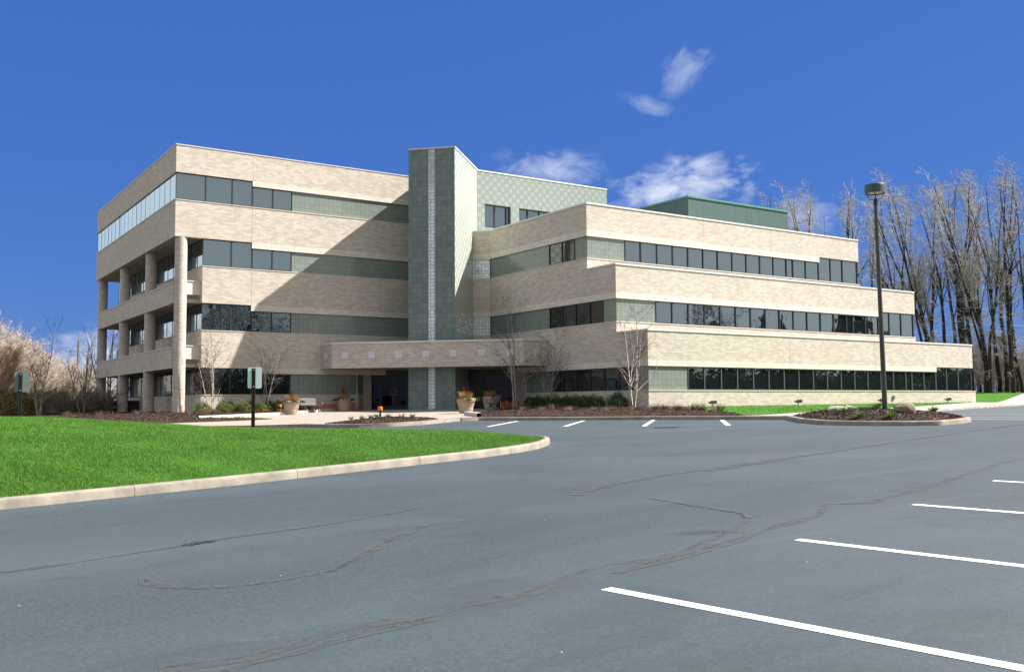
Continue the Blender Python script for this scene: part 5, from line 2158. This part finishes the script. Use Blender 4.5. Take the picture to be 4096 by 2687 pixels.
# ------------------------------------------------------------------ rocks on the island
def rock(lab, x, y, sx, sy, sz, mat, seed, rz, ridge=0):
    import bmesh
    bm = bmesh.new()
    bmesh.ops.create_icosphere(bm, subdivisions=4, radius=1)
    rg = np.random.default_rng(seed)
    dirs = rg.normal(size=(14, 3))
    dirs /= np.linalg.norm(dirs, axis=1)[:, None]
    off = rg.uniform(.62, .95, 14)
    for v in bm.verts:
        p = np.array(v.co)
        for d, o_ in zip(dirs, off):
            k = p @ d
            if k > o_:
                p -= d * (k - o_) * .85
        p *= 1 + .02 * math.sin(p[0] * 9 + seed) * math.cos(p[1] * 11) + rg.normal(0, .006)
        v.co = (p[0] * sx, p[1] * sy, p[2] * sz * (1 + ridge * p[0]))
    me = bpy.data.meshes.new('rock')
    bm.to_mesh(me)
    bm.free()
    me.materials.append(mat)
    o = obj('rock', me)
    o.location = (x, y, float(ISLE_Z(x, y)) + sz * .25)
    o.rotation_euler = (0, 0, rz)
    return setp(o, lab, 'rock', 'boulders on the lamp island')


rock('pale grey weathered boulder at the left of the lamp island', 13.3, -37.9, .44, .28, .19, M['rock_pale'], 3, R(-33), -.35)
rock('flat-topped grey stone behind the pale boulder', 15.6, -36.6, .30, .24, .14, M['rock_pale'], 8, R(-33))
rock('brown pyramid-shaped boulder right of the lamp post', 12.6, -41.0, .37, .28, .25, M['rock'], 5, R(-33), .35)

# ------------------------------------------------------------------ small signs seen from behind
def sign(x, y, top, lab, pm, plm, rz, dx=0.0):
    z0 = float(lawn_z(x, y)) - .3
    t = thing('parking_sign', lab, 'sign', (x, y, z0), rz, 'small signs seen from behind')
    hh = top - z0
    b = MB()
    b.box(-.045, -.015, -.03, .0, 0, hh)
    b.box(.015, .045, -.03, .0, 0, hh)
    b.box(-.05, .05, .0, .012, 0, hh)
    b.build('post', pm, t)
    for k in range(int((hh - .1) / .05)):
        pass
    b = MB()
    w, h_, r = .185, .575, .045
    c = []
    for cx, cz, a0 in ((w - r, hh - .0 - r, 0), (-w + r, hh - r, 90), (-w + r, hh - h_ + r, 180), (w - r, hh - h_ + r, 270)):
        for k in range(5):
            a = R(a0 + k * 22.5)
            c.append((cx + r * math.cos(a), cz + r * math.sin(a)))
    b.face([(p[0], .016, p[1]) for p in c])
    b.face([(p[0], .020, p[1]) for p in c][::-1])
    n = len(c)
    for i in range(n):
        p, q = c[i], c[(i + 1) % n]
        b.face([(p[0], .016, p[1]), (p[0], .020, p[1]), (q[0], .020, q[1]), (q[0], .016, q[1])])
    o = b.build('plate', plm, t)
    o.location = (.03, 0, .03)
    for zz in (hh - .05, hh - .50):
        b = MB()
        b.tube([(0, .012, zz), (0, -.04, zz)], .011, 8)
        b.build('bolt', M['lens'], t)


# ray bearing of each sign: plate faces away from the camera
sign(-11.6, -29.7, .99, 'blank grey sign back on a dark steel post at the left edge of the lawn', M['black_metal'], M['sign_alu_dull'], R(-8))
sign(-6.45, -34.25, 1.03, 'pale blue-grey sign back on a rusty brown post before the left wing', M['rust_metal'], M['sign_alu'], R(-22))

# ------------------------------------------------------------------ far left: fence, shed, guard rail, poles
b = MB()
zf_ = ground(-3, 20)
t = thing('board_fence', 'dark brown board fence enclosure left of the rear column', 'fence', (0, 0, 0))
b.wallbox((-2.95, 22.6), (-2.75, 16.4), zf_ - .4, zf_ + .62 + .35, 0, .05)
b.build('side_boards', M['fence_wood'], t)


def diag():
    m, nt, b, out = nodes('diagonal_boards')
    b.inputs['Roughness'].default_value = .85
    w = nt.nodes.new('ShaderNodeTexWave')
    w.wave_type = 'BANDS'
    w.bands_direction = 'DIAGONAL'
    w.inputs['Scale'].default_value = 2.2
    nt.links.new(coord(nt, 'UV'), w.inputs['Vector'])
    nt.links.new(ramp(nt, w.outputs['Fac'], [(.05, (.02, .013, .011)), (.25, (.055, .036, .030)), (.9, (.048, .030, .025))]), b.inputs['Base Color'])
    return m


b = MB()
b.wallbox((-2.75, 16.4), (4.5, 16.4), zf_ - .4, zf_ + .62 + .35, 0, .05)
b.build('front_boards', diag(), t)

t = thing('shed', 'white shed with an orange roof glimpsed through the bare brush', 'building', (13.3, 149.8, 2.6), R(-20))
b = MB()
b.box(-2.2, 2.2, -2, 2, -1, 1.9)
b.build('wall', M['white_wall'], t)
b = MB()
b.prism([(-2.5, -2.3), (2.5, -2.3), (2.5, 2.3), (-2.5, 2.3)], 1.9, 2.2)
b.build('roof', M['orange_roof'], t)
t = thing('guard_rail', 'pale metal guard rail along the road beyond the brush', 'guard rail', (4.5, 107, ground(4.5, 107)), 0)
b = MB()
dx, dy = 17.0 - 5.0, 117.3 - 107.2
for z in (.55, .85):
    b.wallbox((-8, -8 * dy / dx), (24, 24 * dy / dx), z + .6, z + .78, 0, .05)
b.build('rail', M['guard'], t)
for k in range(9):
    b = MB()
    x = -8 + k * 4
    b.box(x - .06, x + .06, x * dy / dx - .1, x * dy / dx + .02, -.2, 1.45)
    b.build('post', M['guard'], t)
for x, y, top, lab in ((-0.1, 50.4, 6.0, 'shorter wooden utility pole above the brush, left'), (3.3, 53.0, 7.3, 'tall wooden utility pole nearest the building'), (5.4, 70.9, 4.2, 'lowest wooden utility pole between the tall pole and the building')):
    z0 = ground(x, y)
    b = MB()
    b.lathe([(.13, -.3), (.12, 0), (.085, top - z0), (0, top - z0 + .03)], n=8)
    o = b.build('utility_pole', M['pole_wood'] if 'pole_wood' in M else M['twig_dark'])
    o.location = (x, y, z0)
    setp(o, lab, 'pole', 'wooden utility poles')

# ------------------------------------------------------------------ far right: distant billboard and cabinet between the trunks
t = thing('billboard', 'grey back of a distant billboard between the bare trunks', 'billboard', (131.9, 23.1, 0), R(-40))
b = MB()
b.box(-1.25, 1.25, -.1, .1, 8.6, 10.1)
b.build('panel', M['billboard_grey'] if 'billboard_grey' in M else M['grey_metal'], t, bevel=.03)
b = MB()
b.box(-.15, .15, -.15, .15, -3, 8.6)
b.build('post', M['dark_metal'], t)
b = MB()
b.box(-.62, .62, -.4, .4, 0, 1.15)
o = b.build('utility_cabinet', M['teal'], bevel=.04)
o.location = (95.1, 1.8, ground(95.1, 1.8) + .15)
o.rotation_euler = (0, 0, R(-35))
setp(o, 'teal utility cabinet half hidden by the tree trunks', 'cabinet')

# ------------------------------------------------------------------ woodland on the far side of the car park (seen mirrored in the windows)
def far_wood():
    rg = np.random.default_rng(21)
    tr = Tubes()
    Vs = []
    line_ = [(-70, -128), (-20, -134), (40, -136), (95, -128), (140, -108), (165, -70)]
    pts = densify(line_, 6.0, False)
    for i, (x, y) in enumerate(pts):
        x += rg.uniform(-2, 2)
        y += rg.uniform(-4, 4)
        z = -1.3
        if i % 3:
            h = rg.uniform(11, 16)
            for s_ in range(2):
                branchy((x, y, z), (rg.normal(0, .1), rg.normal(0, .1), 1), h, .2, [(10, 36, .42), (6, 38, .45)], tr, tr, rg, .2, .05, .06, 0, 4)
        else:
            h = rg.uniform(13, 20)
            n = 2600
            t_ = rg.random(n) ** .7
            rad = (1 - t_) * h * .22 + .3
            a = rg.uniform(0, 6.28, n)
            r = rad * np.sqrt(rg.random(n))
            c = np.stack([x + r * np.cos(a), y + r * np.sin(a), z + .5 + t_ * h], 1)
            u = rg.normal(size=(n, 3))
            u /= np.linalg.norm(u, axis=1)[:, None]
            v = np.cross(u, rg.normal(size=(n, 3)))
            v /= np.linalg.norm(v, axis=1)[:, None]
            Vs.append(np.stack([c - u * .55, c + v * .25, c + u * .55, c - v * .25], 1).reshape(-1, 3))
    def bare(x, y, h):
        for s_ in range(2):
            branchy((x, y, -1.2), (rg.normal(0, .12), rg.normal(0, .12), 1), h, .2, [(12, 44, .46), (8, 42, .45), (4, 40, .5)], tr, tr, rg, .15, .05, .07, 0, 4)

    def spruce(x, y, h):
        n = 4200
        t_ = rg.random(n) ** .75
        tier = np.abs(np.sin(t_ * h * 2.2)) * .35 + .65
        rad = ((1 - t_) * h * .20 + .15) * tier
        a = rg.uniform(0, 6.28, n)
        r = rad * rg.random(n) ** .4
        c = np.stack([x + r * np.cos(a), y + r * np.sin(a), -1.0 + t_ * h - r * .15], 1)
        u = np.stack([np.cos(a), np.sin(a), rg.normal(-.2, .25, n)], 1)
        v = np.cross(u, rg.normal(size=(n, 3)))
        v /= np.linalg.norm(v, axis=1)[:, None]
        Vs.append(np.stack([c - u * .4, c + v * .10, c + u * .4, c - v * .10], 1).reshape(-1, 3))

    MINR[0] = .02
    bare(69, -57, 12.5)
    bare(74, -60, 10)
    spruce(92, -56, 15.5)
    spruce(101, -60, 17)
    spruce(108, -52, 14)
    for x_, h_ in ((21, 15), (25, 16.5), (29, 15), (33, 16), (37, 14), (42, 12)):
        bare(x_, -79 - (x_ % 3), h_)
    b = MB()
    # low continuous hedge mass below the crowns
    n = 60000
    s_ = rg.uniform(0, len(pts) - 1.001, n)
    i = s_.astype(int)
    pa = np.array(pts)
    q = pa[i] + (pa[i + 1] - pa[i]) * (s_ - i)[:, None] + rg.normal(0, 1.6, (n, 2))
    c = np.concatenate([q, (-1.5 + 7.5 * rg.random((n, 1)) ** 1.2)], 1)
    u = rg.normal(size=(n, 3))
    u /= np.linalg.norm(u, axis=1)[:, None]
    v = np.cross(u, rg.normal(size=(n, 3)))
    v /= np.linalg.norm(v, axis=1)[:, None]
    Vs.append(np.stack([c - u * .6, c + v * .45, c + u * .6, c - v * .45], 1).reshape(-1, 3))
    V1 = np.concatenate(Vs)
    V2, F2 = np.concatenate(tr.V), np.concatenate(tr.F)
    V = np.concatenate([V1, V2])
    F_ = np.concatenate([np.arange(len(V1)).reshape(-1, 4), F2 + len(V1)])
    mi = np.concatenate([np.zeros(len(V1) // 4, int), np.ones(len(F2), int)])
    me = mesh_np('far_wood', V, F_.ravel(), np.full(len(F_), 4), [M['leaf'], M['bark']], mi)
    setp(obj('far_wood', me), 'dark wood of spruces and bare trees across the car park', 'wood', kind='stuff')


far_wood()
